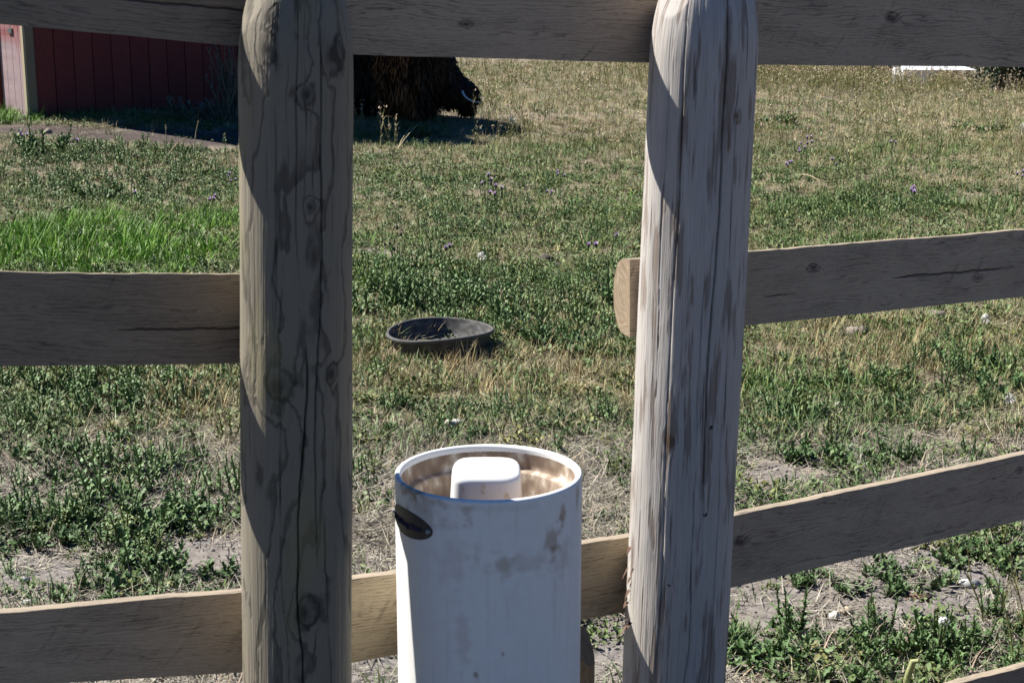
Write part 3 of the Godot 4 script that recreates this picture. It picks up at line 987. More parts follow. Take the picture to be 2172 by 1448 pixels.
func thistle_mesh(stems: int, height: float, spread: float, leaf_len: float, leaves: int, prof: Array, bright: float) -> MB:
	var b := MB.new()
	for s in stems:
		var a := rng.randf() * TAU
		var r := sqrt(rng.randf()) * spread
		var base := Vector3(cos(a) * r, -0.01, sin(a) * r)
		var h := height * rng.randf_range(0.5, 1.15)
		var lean := Vector3(cos(a), 0, sin(a)) * r * 0.5 + Vector3(rng.randf_range(-1, 1), 0, rng.randf_range(-1, 1)) * 0.02
		var tip := base + Vector3.UP * h + lean
		b.tube(PackedVector3Array([base, base.lerp(tip, 0.5), tip]), [0.004, 0.0032, 0.002], 4, Color(0.09, 0.11, 0.05), false)
		var az := rng.randf() * TAU
		for l in leaves:
			var t := float(l) / leaves
			az += 2.4 + rng.randf_range(-0.3, 0.3)
			var p := base.lerp(tip, pow(t, 1.1))
			var ln := leaf_len * (1.0 - 0.55 * t) * rng.randf_range(0.7, 1.2)
			var g := rng.randf()
			var col := Color(0.042, 0.086, 0.024).lerp(Color(0.080, 0.126, 0.050), g) * bright * (0.85 + 0.4 * t)
			b.leaf(p, az, ln, ln * rng.randf_range(0.16, 0.28), rng.randf_range(0.5, 1.45) * (1.0 - 0.45 * t), rng.randf_range(-0.4, 1.3), col, prof, 0.45, rng)
	return b

func grass_mesh(blades: int, h0: float, h1: float, w: float, spread: float, c0: Color, c1: Color, vary: float, lean: float, bend: float) -> MB:
	var b := MB.new()
	for i in blades:
		var a := rng.randf() * TAU
		var r := sqrt(rng.randf()) * spread
		var k := 1.0 + rng.randf_range(-vary, vary)
		var hue := rng.randf_range(-0.12, 0.12)
		var cm := c0.lerp(c1, 0.62)
		var ca := Color(cm.r * (k + hue), cm.g * k, cm.b * k)
		var cb := ca
		b.blade(Vector3(cos(a) * r, -0.005, sin(a) * r), a + rng.randf_range(-1.2, 1.2), rng.randf_range(h0, h1), w * rng.randf_range(0.7, 1.3), rng.randf_range(0.0, lean), rng.randf_range(0.1, bend), ca, cb, 3, rng.randf_range(-1.0, 1.0))
	return b

func litter_mesh(count: int, spread: float, l0: float, l1: float, w: float, c0: Color, c1: Color) -> MB:
	var b := MB.new()
	for i in count:
		var a := rng.randf() * TAU
		var r := sqrt(rng.randf()) * spread
		var k := rng.randf()
		var col := c0.lerp(c1, k)
		b.blade(Vector3(cos(a) * r, rng.randf_range(0.001, 0.012), sin(a) * r), rng.randf() * TAU, rng.randf_range(l0, l1), w * rng.randf_range(0.6, 1.4), rng.randf_range(1.2, 1.55), rng.randf_range(-0.25, 0.35), col, col * 1.1, 2, rng.randf_range(-1.5, 1.5))
	return b

func weed_mesh(leaves: int, spread: float, size: float, col: Color) -> MB:
	var b := MB.new()
	for i in leaves:
		var a := rng.randf() * TAU
		var r := sqrt(rng.randf()) * spread
		var s := size * rng.randf_range(0.6, 1.3)
		b.leaf(Vector3(cos(a) * r, rng.randf_range(0.0, 0.035), sin(a) * r), rng.randf() * TAU, s, s * 0.3, rng.randf_range(0.6, 1.4), rng.randf_range(-0.2, 0.6), col * rng.randf_range(0.7, 1.3), OVAL, 0.2, rng)
	return b

func tall_weed_mesh(stems: int, h: float, col: Color, headc: Color) -> MB:
	var b := MB.new()
	for i in stems:
		var a := rng.randf() * TAU
		var base := Vector3(cos(a), 0, sin(a)) * rng.randf() * 0.12
		var hh := h * rng.randf_range(0.5, 1.1)
		var tip := base + Vector3(rng.randf_range(-0.09, 0.09), hh, rng.randf_range(-0.09, 0.09))
		b.tube(PackedVector3Array([base, base.lerp(tip, 0.55) + Vector3(rng.randf_range(-0.01, 0.01), 0, 0), tip]), [0.003, 0.0024, 0.0016], 3, col, false)
		for l in 7:
			b.blade(base.lerp(tip, rng.randf_range(0.1, 0.9)), rng.randf() * TAU, rng.randf_range(0.03, 0.09), 0.007, rng.randf_range(0.4, 1.2), 0.6, col, col * 1.2, 2)
		for l in 5:
			b.blade(tip + Vector3(rng.randf_range(-0.02, 0.02), rng.randf_range(-0.05, 0.02), rng.randf_range(-0.02, 0.02)), rng.randf() * TAU, rng.randf_range(0.015, 0.035), 0.014, rng.randf_range(0.1, 1.0), 0.5, headc, headc * 1.2, 2)
	return b

func stuff(called: String, label: String, category: String, m: Mesh, xf: Array, cols: Array) -> void:
	if xf.is_empty(): return
	var mm := MultiMesh.new()
	mm.transform_format = MultiMesh.TRANSFORM_3D
	mm.use_colors = true
	mm.mesh = m
	mm.instance_count = xf.size()
	for i in xf.size():
		mm.set_instance_transform(i, xf[i])
		mm.set_instance_color(i, cols[i])
	var o := MultiMeshInstance3D.new()
	o.multimesh = mm
	o.name = numbered(called)
	add_child(o)
	tag(o, label, category, "", "stuff")

# weights of the kinds of cover at a photo pixel of the ground
var cover_grid := {}
var tub_at := Vector3.ZERO
var tub_r := 0.0
var barn_at := Vector3.ZERO
func cover_at(p: Vector2) -> Dictionary:
	if p.y < 345.0 and p.x < 830.0 and p.y > 230.0 and p.x > -300.0: return cover(p)
	var key := Vector2i(int(floor(p.x / 14.0)), int(floor(p.y / 10.0)))
	if not cover_grid.has(key): cover_grid[key] = cover(Vector2(key.x * 14.0 + 7.0, key.y * 10.0 + 5.0))
	return cover_grid[key]

func cover(p: Vector2) -> Dictionary:
	var dirt := 0.0
	for e in [[40, 1215, 190, 60, 1.3], [450, 1190, 120, 80, 1.4], [770, 1195, 130, 45, 1.2], [790, 1430, 200, 60, 1.3], [1640, 1000, 120, 38, 1.1], [1900, 950, 150, 30, 0.8], [1700, 1230, 260, 75, 1.6], [2000, 1240, 230, 80, 1.6], [1290, 1390, 130, 80, 1.5], [1250, 1100, 90, 60, 0.35], [775, 535, 70, 16, 1.0], [1600, 1420, 120, 50, 0.8], [1650, 1330, 150, 40, 0.8], [1930, 1330, 200, 30, 0.6], [60, 1420, 500, 90, 1.0], [1130, 655, 60, 16, 0.5], [1260, 680, 50, 16, 0.5], [2120, 1100, 120, 30, 0.3]]:
		dirt += e[4] * ell(p, e[0], e[1], e[2], e[3])
	# worn earth before the barn
	if p.x < 760.0 and p.y < 330.0:
		var top_edge := 268.0 + 10.0 * smoothstep(60.0, 300.0, p.x)
		var bot := lerpf(282.0, 314.0, clampf(p.x / 430.0, 0.0, 1.0)) + 5.0 * n_mid.get_noise_2d(p.x * 2.0, 3.0)
		dirt += 1.8 * smoothstep(top_edge - 6.0, top_edge + 4.0, p.y) * smoothstep(bot + 3.0, bot - 3.0, p.y) * smoothstep(760.0, 640.0, p.x)
	var lush := 1.2 * ell(p, 150, 530, 300, 62) + 0.5 * ell(p, 350, 500, 260, 60) + 0.55 * ell(p, 785, 595, 40, 45) + 1.5 * ell(p, 20, 250, 70, 14) + 0.3 * ell(p, 1290, 430, 80, 25) + 0.25 * ell(p, 640, 560, 200, 60)
	var thistle := 0.0
	for e in [[1000, 640, 240, 100, 1.0], [1290, 640, 120, 110, 0.7], [180, 830, 280, 80, 1.0], [230, 1040, 280, 100, 0.95], [340, 1220, 150, 40, 0.7], [1700, 870, 150, 60, 0.6], [2080, 830, 130, 90, 0.9], [1800, 940, 150, 40, 0.4], [1800, 1400, 330, 34, 0.6], [2150, 1180, 90, 40, 0.8], [240, 360, 330, 60, 1.15], [1050, 430, 330, 80, 0.45], [2000, 1010, 250, 60, 0.35], [1750, 430, 350, 70, 0.5], [820, 640, 90, 100, 0.6]]:
		thistle += e[4] * ell(p, e[0], e[1], e[2], e[3])
	var gold := 0.0
	for e in [[1050, 790, 320, 55, 1.0], [1850, 745, 180, 55, 0.9], [430, 850, 150, 60, 0.6], [2100, 900, 120, 50, 0.4], [900, 740, 110, 40, 0.7]]:
		gold += e[4] * ell(p, e[0], e[1], e[2], e[3])
	var far := smoothstep(430.0, 190.0, p.y) * smoothstep(700.0, 1300.0, p.x + (430.0 - p.y) * 0.8)
	var greyst := smoothstep(850.0, 980.0, p.y)
	return {"dirt": dirt, "lush": lush, "thistle": thistle, "gold": gold, "far": far, "grey": greyst}

func build_cover() -> void:
	var kinds := ["green_grass", "lush_grass", "straw", "litter", "thistle", "weed", "tall_weed", "gold"]
	var G := Color(0.070, 0.122, 0.030)
	var meshes := {
		"green_grass": [grass_mesh(26, 0.02, 0.075, 0.0042, 0.065, G * 0.75, G * 1.3, 0.4, 1.2, 1.4).mesh(m_grass), grass_mesh(18, 0.03, 0.12, 0.005, 0.05, G * 0.75, G * 1.35, 0.4, 1.0, 1.6).mesh(m_grass)],
		"lush_grass": [grass_mesh(24, 0.08, 0.24, 0.0062, 0.07, Color(0.055, 0.135, 0.013), Color(0.165, 0.325, 0.026), 0.6, 0.8, 1.5).mesh(m_grass), grass_mesh(20, 0.06, 0.18, 0.0075, 0.07, Color(0.045, 0.110, 0.014), Color(0.120, 0.245, 0.022), 0.55, 1.0, 1.7).mesh(m_grass)],
		"straw": [grass_mesh(24, 0.03, 0.10, 0.0034, 0.07, Color(0.185, 0.148, 0.085), Color(0.335, 0.282, 0.178), 0.3, 1.2, 1.6).mesh(m_straw), grass_mesh(16, 0.05, 0.11, 0.0035, 0.06, Color(0.20, 0.16, 0.11), Color(0.38, 0.325, 0.235), 0.3, 1.4, 1.2).mesh(m_straw)],
		"litter": [litter_mesh(34, 0.09, 0.03, 0.12, 0.0030, Color(0.15, 0.132, 0.097), Color(0.385, 0.35, 0.272)).mesh(m_straw), litter_mesh(26, 0.09, 0.04, 0.16, 0.0035, Color(0.125, 0.108, 0.085), Color(0.36, 0.322, 0.252)).mesh(m_straw)],
		"thistle": [thistle_mesh(5, 0.06, 0.05, 0.036, 12, LOBES_S, 1.1).mesh(m_leaf), thistle_mesh(4, 0.10, 0.04, 0.034, 16, LOBES_S, 1.15).mesh(m_leaf), thistle_mesh(6, 0.03, 0.065, 0.042, 9, LOBES_S, 1.0).mesh(m_leaf)],
		"weed": [weed_mesh(46, 0.08, 0.024, Color(0.075, 0.108, 0.035)).mesh(m_leaf), weed_mesh(40, 0.07, 0.019, Color(0.10, 0.13, 0.05)).mesh(m_leaf)],
		"tall_weed": [tall_weed_mesh(5, 0.42, Color(0.20, 0.185, 0.085), Color(0.36, 0.27, 0.19)).mesh(m_straw), tall_weed_mesh(6, 0.34, Color(0.15, 0.16, 0.06), Color(0.30, 0.25, 0.16)).mesh(m_straw)],
		"gold": [grass_mesh(18, 0.05, 0.15, 0.0036, 0.06, Color(0.22, 0.175, 0.09), Color(0.41, 0.315, 0.17), 0.35, 0.7, 1.0).mesh(m_straw), grass_mesh(14, 0.04, 0.12, 0.004, 0.05, Color(0.16, 0.15, 0.07), Color(0.34, 0.28, 0.15), 0.35, 0.8, 1.2).mesh(m_straw)],
	}
	var info := {
		"green_grass": ["short green grass tufts scattered over the paddock", "grass"], "lush_grass": ["bright lush green grass in the damp part of the paddock", "grass"],
		"straw": ["short dried grass tufts, pale tan", "grass"], "litter": ["loose bits of straw lying on the ground", "straw"], "thistle": ["low thistle leaves growing among the grass", "thistles"],
		"weed": ["small-leaved green ground weeds", "weeds"], "tall_weed": ["tall dry weeds along the far rise of the field", "weeds"], "gold": ["upright golden dry grass", "grass"],
	}
	var xf := {}
	var cl := {}
	for k in kinds:
		xf[k] = []; cl[k] = []
		for i in meshes[k].size():
			xf[k].append([]); cl[k].append([])
	for band in [[2.7, 3.3, 500.0], [3.3, 5.0, 900.0], [5.0, 8.0, 650.0], [8.0, 12.0, 430.0], [12.0, 18.0, 260.0], [18.0, 30.0, 110.0], [30.0, 60.0, 40.0]]:
		var d0: float = band[0]; var d1: float = band[1]
		var cnt := int((0.40 * (d1 * d1 - d0 * d0) + 3.0 * (d1 - d0)) * band[2])
		for i in cnt:
			var d := sqrt(rng.randf_range(d0 * d0, d1 * d1))
			var x := rng.randf_range(-0.40 * d - 1.5, 0.40 * d + 1.5)
			if d < FA + 0.15 + FB * x: continue
			var z := -d
			if Vector2(x - tub_at.x, z - tub_at.z).length() < tub_r * 0.97: continue
			var bl := Vector3(x, 0, z) - barn_at
			if bl.dot(Vector3(cos(deg_to_rad(35.0)), 0, -sin(deg_to_rad(35.0)))) > -0.02 and bl.dot(Vector3(cos(deg_to_rad(35.0)), 0, -sin(deg_to_rad(35.0)))) < 2.45 and bl.dot(Vector3(sin(deg_to_rad(35.0)), 0, cos(deg_to_rad(35.0)))) < 0.03: continue
			var y := gh(x, z)
			var p := to_px(Vector3(x, y, z))
			var c := cover_at(p)
			var nz1 := n_mid.get_noise_2d(x * 34.0, z * 34.0)
			var nz2 := n_mid.get_noise_2d(x * 20.0 + 500.0, z * 20.0)
			var nz3 := n_low.get_noise_2d(x * 14.0 - 300.0, z * 14.0)
			var bare: float = clampf(c.dirt * (1.0 + 0.6 * nz1) - 0.12, 0.0, 1.0)
			if rng.randf() < bare * 0.97 and rng.randf() > 0.06: continue
			var w := {}
			w.lush_grass = c.lush * 1.1 * clampf(0.9 + 1.5 * nz1, 0.15, 1.8)
			w.thistle = 0.22 * c.lush + (c.thistle * clampf(0.70 + 2.2 * nz2, 0.02, 2.2) * 0.55 + 0.07) * (1.0 - 0.75 * c.far)
			w.weed = 0.55 * c.lush + (0.22 + 0.16 * c.thistle) * clampf(0.6 + 1.2 * nz3, 0.1, 1.6) * (1.0 - 0.6 * c.far)
			w.green_grass = (0.46 * clampf(0.8 + 1.5 * nz1, 0.05, 2.0)) * (1.0 - 0.55 * c.gold * 0.8) * (1.0 - 0.25 * c.far) * (1.0 - 0.6 * c.grey)
			w.gold = 0.8 * c.gold * clampf(0.8 + 1.2 * nz3, 0.0, 2.0) + 0.10 * c.far
			w.straw = (0.38 * clampf(0.7 - 1.4 * nz1, 0.05, 2.0) + 0.5 * c.far + 0.4 * c.gold) * (1.0 - 0.6 * minf(1.0, c.lush))
			w.litter = (0.50 + 0.38 * c.grey + 0.1 * c.far) * (1.0 - 0.85 * minf(1.0, c.lush)) * clampf(0.8 - 1.2 * nz1, 0.1, 2.0)
			w.tall_weed = 0.9 * smoothstep(215.0, 150.0, p.y) * smoothstep(1250.0, 1700.0, p.x) + 0.03 * c.far
			var tot := 0.0
			for k in kinds: tot += w[k]
			var pick := rng.randf() * tot
			var kind := "green_grass"
			for k in kinds:
				pick -= w[k]
				if pick <= 0.0:
					kind = k
					break
			var vi: int = rng.randi() % meshes[kind].size()
			var sc := rng.randf_range(0.7, 1.25)
			if d > 18.0: sc *= 1.15
			if bare > 0.3 and kind != "litter": sc *= 0.8
			if kind == "green_grass" and c.far > 0.5: sc *= 0.8
			if kind == "tall_weed": sc *= 0.75
			if kind == "lush_grass": sc *= clampf(0.4 + 0.5 * c.lush, 0.35, 0.95) * rng.randf_range(0.6, 1.15)
			if kind == "thistle": sc *= 0.8 + 0.35 * minf(c.thistle, 1.0)
			var bs := Basis(Vector3.UP, rng.randf() * TAU).scaled(Vector3(sc, sc * rng.randf_range(0.8, 1.2), sc))
			var tint := Color(1, 1, 1) * rng.randf_range(0.8, 1.2)
			if kind in ["green_grass", "weed", "thistle"]:
				# summer-dry plants are yellower out in the field
				if rng.randf() < 0.16: tint = Color(tint.r * 1.45, tint.g * 1.1, tint.b)
				if kind == "green_grass" and c.grey > 0.0: tint = Color(tint.r * 0.95, tint.g * 0.9, tint.b * 1.25)
			if kind in ["straw", "litter"]:
				tint = Color(tint.r, tint.g, tint.b * lerpf(0.82, 1.05, c.grey))
			tint.a = 1.0
			xf[kind][vi].append(Transform3D(bs, Vector3(x, y - 0.004, z)))
			cl[kind][vi].append(tint)
	# unseen grass added on the near side, tinted dark to cut bounced light
	for i in 13000:
		var x := rng.randf_range(-4.5, 4.5)
		var d := rng.randf_range(-2.5, 2.45 + 0.5 * clampf(x, -3.0, 1.5))
		if d < 2.4 and absf(x) < 0.4 and absf(d) < 0.3: continue
		var vi := rng.randi() % 2
		var kd: String = ["gold", "straw", "straw", "green_grass"][rng.randi() % 4]
		var bs := Basis(Vector3.UP, rng.randf() * TAU).scaled(Vector3.ONE * rng.randf_range(1.0, 1.7))
		xf[kd][vi].append(Transform3D(bs, Vector3(x, gh(x, -d) - 0.004, -d)))
		cl[kd][vi].append(Color(0.52, 0.47, 0.52, 1.0) if kd != "green_grass" else Color(0.75, 0.6, 0.6, 1.0))
	for k in kinds:
		for i in meshes[k].size():
			stuff(k if k in ["green_grass", "lush_grass", "tall_weed"] else {"straw": "dry_grass", "litter": "straw_litter", "thistle": "thistle_cover", "weed": "ground_weed", "gold": "golden_grass"}[k], info[k][0] + (["", " with longer blades", " lying flat"][i] if i > 0 else ""), info[k][1], meshes[k][i], xf[k][i], cl[k][i])

func flower(at: Vector3, col: Color, parent: Node, size := 0.012) -> void:
	var b := MB.new()
	for i in 26:
		b.blade(at, rng.randf() * TAU, size * rng.randf_range(0.8, 1.3), size * 0.28, rng.randf_range(0.0, 1.3), 0.2, col * 0.8, col * 1.15, 2)
	b.tube(PackedVector3Array([at - Vector3.UP * size, at - Vector3.UP * size * 0.4, at + Vector3.UP * size * 0.1]), [size * 0.3, size * 0.55, size * 0.4], 6, Color(0.07, 0.08, 0.05))
	part("flower_head", b.mesh(m_straw), parent)

func build_plants() -> void:
	# larger thistle clumps that can be told apart; four shapes, copied
	var protos := []
	for i in 4:
		var spec: Array = [[14, 0.065, 0.10, 0.052, 14], [13, 0.10, 0.085, 0.046, 17], [15, 0.04, 0.125, 0.058, 11], [7, 0.15, 0.05, 0.044, 22]][i]
		protos.append(thistle_mesh(spec[0], spec[1], spec[2], spec[3], spec[4], LOBES, [0.95, 1.05, 0.85, 1.1][i]).mesh(m_leaf))
	var lab := {
		"soil": ["low spiny thistle clump on the bare soil below the lower right rail", "thistle clumps on bare soil"],
		"soil_left": ["low spiny thistle clump on the bare soil above the lower left rail", "thistle clumps by the lower left rail"],
		"soil_mid": ["spiny thistle clump around the bare patch between the right-hand middle and lower rails", "thistle clumps between the right-hand rails"],
		"left": ["bushy dark green thistle clump in the straw beyond the left-hand rails", "thistle clumps in patchy grass"],
		"tub": ["leafy dark thistle clump beside the black rubber tub", "thistle clumps by the tub"],
		"dry": ["grey-green thistle clump in the dry grass beyond the leaning post", "thistle clumps in dry grass"],
		"far": ["dark green weed rosette standing alone in the dry field", "lone weeds in the far field"],
	}
	lab.left[0] = "bushy dark green thistle clump rising from patchy straw and grass"
	for s in [
		[215, 870, 1, 1.3, "left"], [395, 865, 1, 1.15, "left"], [275, 930, 0, 0.9, "left"], [110, 965, 0, 1.15, "left"], [60, 850, 2, 1.0, "left"], [250, 1010, 2, 1.0, "left"], [375, 985, 0, 0.9, "left"],
		[265, 1120, 2, 1.5, "soil_left"], [400, 1110, 0, 1.25, "soil_left"], [470, 1115, 1, 1.0, "soil_left"], [300, 1215, 0, 1.15, "soil_left"], [375, 1245, 2, 1.1, "soil_left"], [205, 1275, 1, 0.9, "soil_left"], [60, 1135, 2, 1.15, "soil_left"], [150, 1110, 0, 0.9, "soil_left"],
		[940, 880, 2, 0.9, "tub"], [865, 655, 3, 1.6, "tub"], [790, 660, 1, 1.5, "tub"], [930, 650, 1, 1.4, "tub"], [1070, 690, 3, 1.35, "tub"], [1110, 720, 1, 1.3, "tub"], [1000, 625, 0, 1.6, "tub"], [1290, 650, 3, 1.6, "tub"], [1270, 745, 2, 1.3, "tub"], [1180, 735, 0, 1.2, "tub"], [860, 870, 3, 0.75, "tub"], [985, 930, 0, 0.7, "tub"], [1200, 905, 2, 0.8, "tub"],
		[1730, 770, 2, 1.0, "dry"], [1830, 815, 1, 1.0, "dry"], [1890, 820, 1, 0.95, "dry"], [1690, 880, 0, 1.1, "dry"], [1860, 865, 2, 0.85, "dry"], [2060, 790, 1, 1.3, "dry"], [2130, 830, 0, 1.35, "dry"], [1990, 870, 2, 0.9, "dry"],
		[1730, 975, 0, 1.1, "soil_mid"], [1800, 980, 2, 0.9, "soil_mid"], [1900, 970, 1, 0.85, "soil_mid"], [1630, 905, 2, 0.8, "soil_mid"], [1680, 1345, 3, 0.95, "soil"], [1740, 1405, 2, 1.35, "soil"], [1800, 1380, 0, 0.9, "soil"], [1870, 1350, 3, 0.8, "soil"], [1990, 1375, 0, 1.0, "soil"], [2080, 1420, 1, 1.0, "soil"], [1910, 1425, 1, 0.9, "soil"], [2150, 1400, 2, 1.1, "soil"], [1560, 1385, 0, 0.9, "soil"], [1650, 1425, 0, 1.0, "soil"], [1930, 1225, 2, 0.8, "soil"], [1840, 1245, 2, 0.75, "soil"], [2130, 1215, 2, 1.2, "soil"], [2090, 1180, 0, 0.9, "soil"], [1700, 1230, 0, 0.7, "soil"], [2100, 1310, 3, 0.7, "soil"],
		[2080, 278, 2, 1.9, "far"], [1655, 262, 0, 1.9, "far"], [95, 318, 1, 2.3, "left"], [210, 420, 0, 1.8, "left"], [880, 290, 1, 1.5, "left"],
	]:
		var p := ground_at(s[0], s[1])
		var o := thing("thistle_clump", lab[s[4]][0], "thistle", p, lab[s[4]][1])
		part("leaves", protos[s[2]], o)
		o.rotation.y = rng.randf() * TAU
		o.scale = Vector3.ONE * s[3]
	# flowering thistles: stem, leaves and purple or brown heads
	var fl_proto := []
	for i in 2: fl_proto.append(thistle_mesh(1, 0.30, 0.005, 0.05, 24, LOBES_S, 1.05).mesh(m_leaf))
	var k := 0
	for s in [[457, 455, 0], [300, 440, 0], [492, 400, 0], [52, 318, 0], [180, 340, 0], [1032, 430, 0], [1188, 405, 0], [1052, 460, 0], [1255, 590, 0], [1300, 535, 0], [1168, 430, 0], [1700, 345, 0], [1668, 375, 0], [1890, 330, 0], [1932, 470, 0], [1770, 370, 0], [2160, 395, 0], [940, 590, 0], [1710, 330, 0],
		[830, 575, 1], [850, 560, 1], [868, 600, 1], [455, 320, 1], [480, 310, 1], [290, 355, 1], [960, 320, 1], [1050, 425, 1]]:
		var p := ground_at(s[0], s[1] + 34)
		var purple: bool = s[2] == 0
		var o := thing("flowering_thistle", "upright thistle with small purple flower heads in the paddock grass" if purple else "upright thistle gone to pale brown seed heads", "thistle", p, "purple flowering thistles" if purple else "thistles gone to seed")
		part("leaves", fl_proto[k % 2], o)
		for f in rng.randi_range(2, 4):
			flower(Vector3(rng.randf_range(-0.045, 0.045), 0.30 + rng.randf_range(-0.03, 0.05), rng.randf_range(-0.045, 0.045)), Color(0.62, 0.44, 0.74) if purple else Color(0.36, 0.29, 0.22), o, 0.02)
		o.rotation.y = rng.randf() * TAU
		o.scale = Vector3.ONE * rng.randf_range(0.6, 0.95)
		k += 1
	# dandelion clocks
	for s in [[1020, 552, 0.026], [2087, 692, 0.022], [2137, 873, 0.019], [2169, 263, 0.06], [1083, 245, 0.05], [1090, 250, 0.045], [1995, 1372, 0.013]]:
		var g := ground_at(s[0], s[1] + 30)
		var o := thing("dandelion_clock", "round white dandelion seed head on a thin stem", "dandelion", g, "dandelion seed heads")
		var hh := 0.11
		var st := MB.new()
		st.tube(PackedVector3Array([Vector3(0, -0.01, 0), Vector3(0.004, hh, 0)]), [0.0018, 0.0014], 5, Color(0.16, 0.17, 0.08))
		part("stem", st.mesh(m_straw), o)
		var hd := MB.new()
		for i in 70:
			var d := Vector3(rng.randfn(), rng.randfn(), rng.randfn()).normalized()
			var c := Vector3(0.004, hh, 0)
			var sd := d.cross(Vector3(0.3, 0.8, 0.2)).normalized()
			var e: Vector3 = c + d * s[2]
			var a := hd.vert(c, d, Color(0.55, 0.5, 0.42)); var b2 := hd.vert(e - sd * 0.0016, d, Color(0.75, 0.75, 0.73)); var c2 := hd.vert(e + sd * 0.0016, d, Color(0.75, 0.75, 0.73))
			hd.tri(a, b2, c2)
			var s2 := d.cross(sd)
			hd.tri(hd.vert(e - s2 * 0.003, d, Color(0.78, 0.78, 0.77)), hd.vert(e + s2 * 0.003, d, Color(0.78, 0.78, 0.77)), hd.vert(e + sd * 0.003 + d * 0.001, d, Color(0.78, 0.78, 0.77)))
		part("seed_head", hd.mesh(m_straw), o)
	# tall seeding grass stalks in front of the cow and along the bare earth
	for s in [[815, 130, 818, 236, 0], [889, 152, 872, 236, 0], [762, 185, 760, 240, 0], [900, 198, 890, 240, 0], [955, 192, 905, 250, 0], [800, 195, 785, 232, 0], [842, 185, 880, 232, 0], [420, 255, 410, 330, 0], [350, 265, 355, 340, 0], [397, 298, 330, 360, 1], [875, 275, 838, 318, 1], [893, 265, 830, 325, 1], [905, 242, 890, 262, 1], [1230, 505, 1242, 520, 1], [1890, 215, 1905, 245, 1], [435, 385, 325, 415, 1], [1740, 395, 1690, 365, 1], [280, 330, 278, 430, 0], [1958, 265, 1952, 330, 0], [1895, 415, 1960, 425, 1], [1875, 420, 1820, 445, 1], [1130, 750, 1120, 825, 0], [1145, 770, 1125, 840, 0], [1010, 725, 960, 800, 0]]:
		var g := ground_at(s[2], s[3] + 6)
		var depth := -g.z
		var tip := at_depth(s[0], s[1], depth + rng.randf_range(-0.1, 0.1))
		if s[4] == 1: tip = ground_at(s[0], s[1] + 12) + Vector3.UP * 0.09
		var o := thing("grass_stalk", "tall thin dry grass stalk with a narrow seed head" if s[4] == 0 else "pale bent straw stalk leaning over the grass", "grass", g, "tall seeding grass stalks" if s[4] == 0 else "fallen straw stalks")
		var st := MB.new()
		var rel := tip - g
		var bow := Vector3(rng.randf_range(-0.02, 0.02), 0.02, 0) * rel.length()
		var thick: float = 0.0022 + 0.00022 * depth
		st.tube(PackedVector3Array([Vector3(0, -0.02, 0), rel * 0.33 + bow, rel * 0.66 + bow * 1.2, rel]), [thick, thick * 0.9, thick * 0.75, thick * 0.5], 5, Color(0.34, 0.28, 0.17))
		part("stem", st.mesh(m_straw), o)
		if s[4] == 0:
			var hd := MB.new()
			for i in 24: hd.blade(rel - rel.normalized() * rng.randf() * 0.06, rng.randf() * TAU, rng.randf_range(0.012, 0.025), 0.006, 0.4, 0.3, Color(0.38, 0.31, 0.2), Color(0.45, 0.38, 0.27), 2)
			part("seed_head", hd.mesh(m_straw), o)
	# spindly branching weed at the right
	for s in [[2010, 1135, 2090, 1330], [2095, 1150, 2150, 1420], [2150, 1180, 2170, 1400], [2200, 1160, 2190, 1390]]:
		var g := ground_at(s[2], s[3])
		var tip := at_depth(s[0], s[1], -g.z - 0.03)
		var o := thing("spindly_weed", "tall spindly yellow-green weed with bare branching stems", "weed", g, "spindly weeds")
		var st := MB.new()
		var rel := tip - g
		var pts := PackedVector3Array(); var rad := []
		for i in 7:
			var t := i / 6.0
			pts.append(rel * t + Vector3(sin(t * 4.0) * 0.012, 0, cos(t * 3.0) * 0.008))
			rad.append(lerpf(0.0028, 0.0010, t))
		pts[0] = Vector3(0, -0.02, 0)
		st.tube(pts, rad, 5, Color(0.20, 0.20, 0.085))
		for i in 10:
			var t := rng.randf_range(0.2, 0.95)
			var p0 := rel * t + Vector3(sin(t * 4.0) * 0.012, 0, cos(t * 3.0) * 0.008)
			var d := (rel.normalized() * 0.8 + Vector3(rng.randf_range(-0.7, 0.7), 0.1, rng.randf_range(-0.5, 0.5))).normalized()
			var l := rng.randf_range(0.03, 0.11)
			st.tube(PackedVector3Array([p0, p0 + d * l * 0.5, p0 + d * l + Vector3.UP * 0.008]), [0.0013, 0.001, 0.0007], 4, Color(0.22, 0.21, 0.10))
			for j in 5: st.blade(p0 + d * l * rng.randf_range(0.2, 1.0), rng.randf() * TAU, rng.randf_range(0.006, 0.014), 0.003, 0.8, 0.3, Color(0.16, 0.18, 0.07), Color(0.25, 0.24, 0.11), 2)
		part("stem", st.mesh(m_straw), o)
	# cut stub of a thick stalk
	var g1 := ground_at(1915, 1470)
	var stub := thing("cut_stalk", "thick pale green broken stalk stub among the thistles", "stalk", g1)
	var sm := MB.new()
	sm.tube(PackedVector3Array([Vector3(0, -0.02, 0), Vector3(0.012, 0.05, 0), Vector3(0.022, 0.085, 0.0), Vector3(0.034, 0.088, 0.005)]), [0.009, 0.0085, 0.008, 0.006], 10, Color(0.27, 0.28, 0.13))
	part("stem", sm.mesh(m_straw), stub)
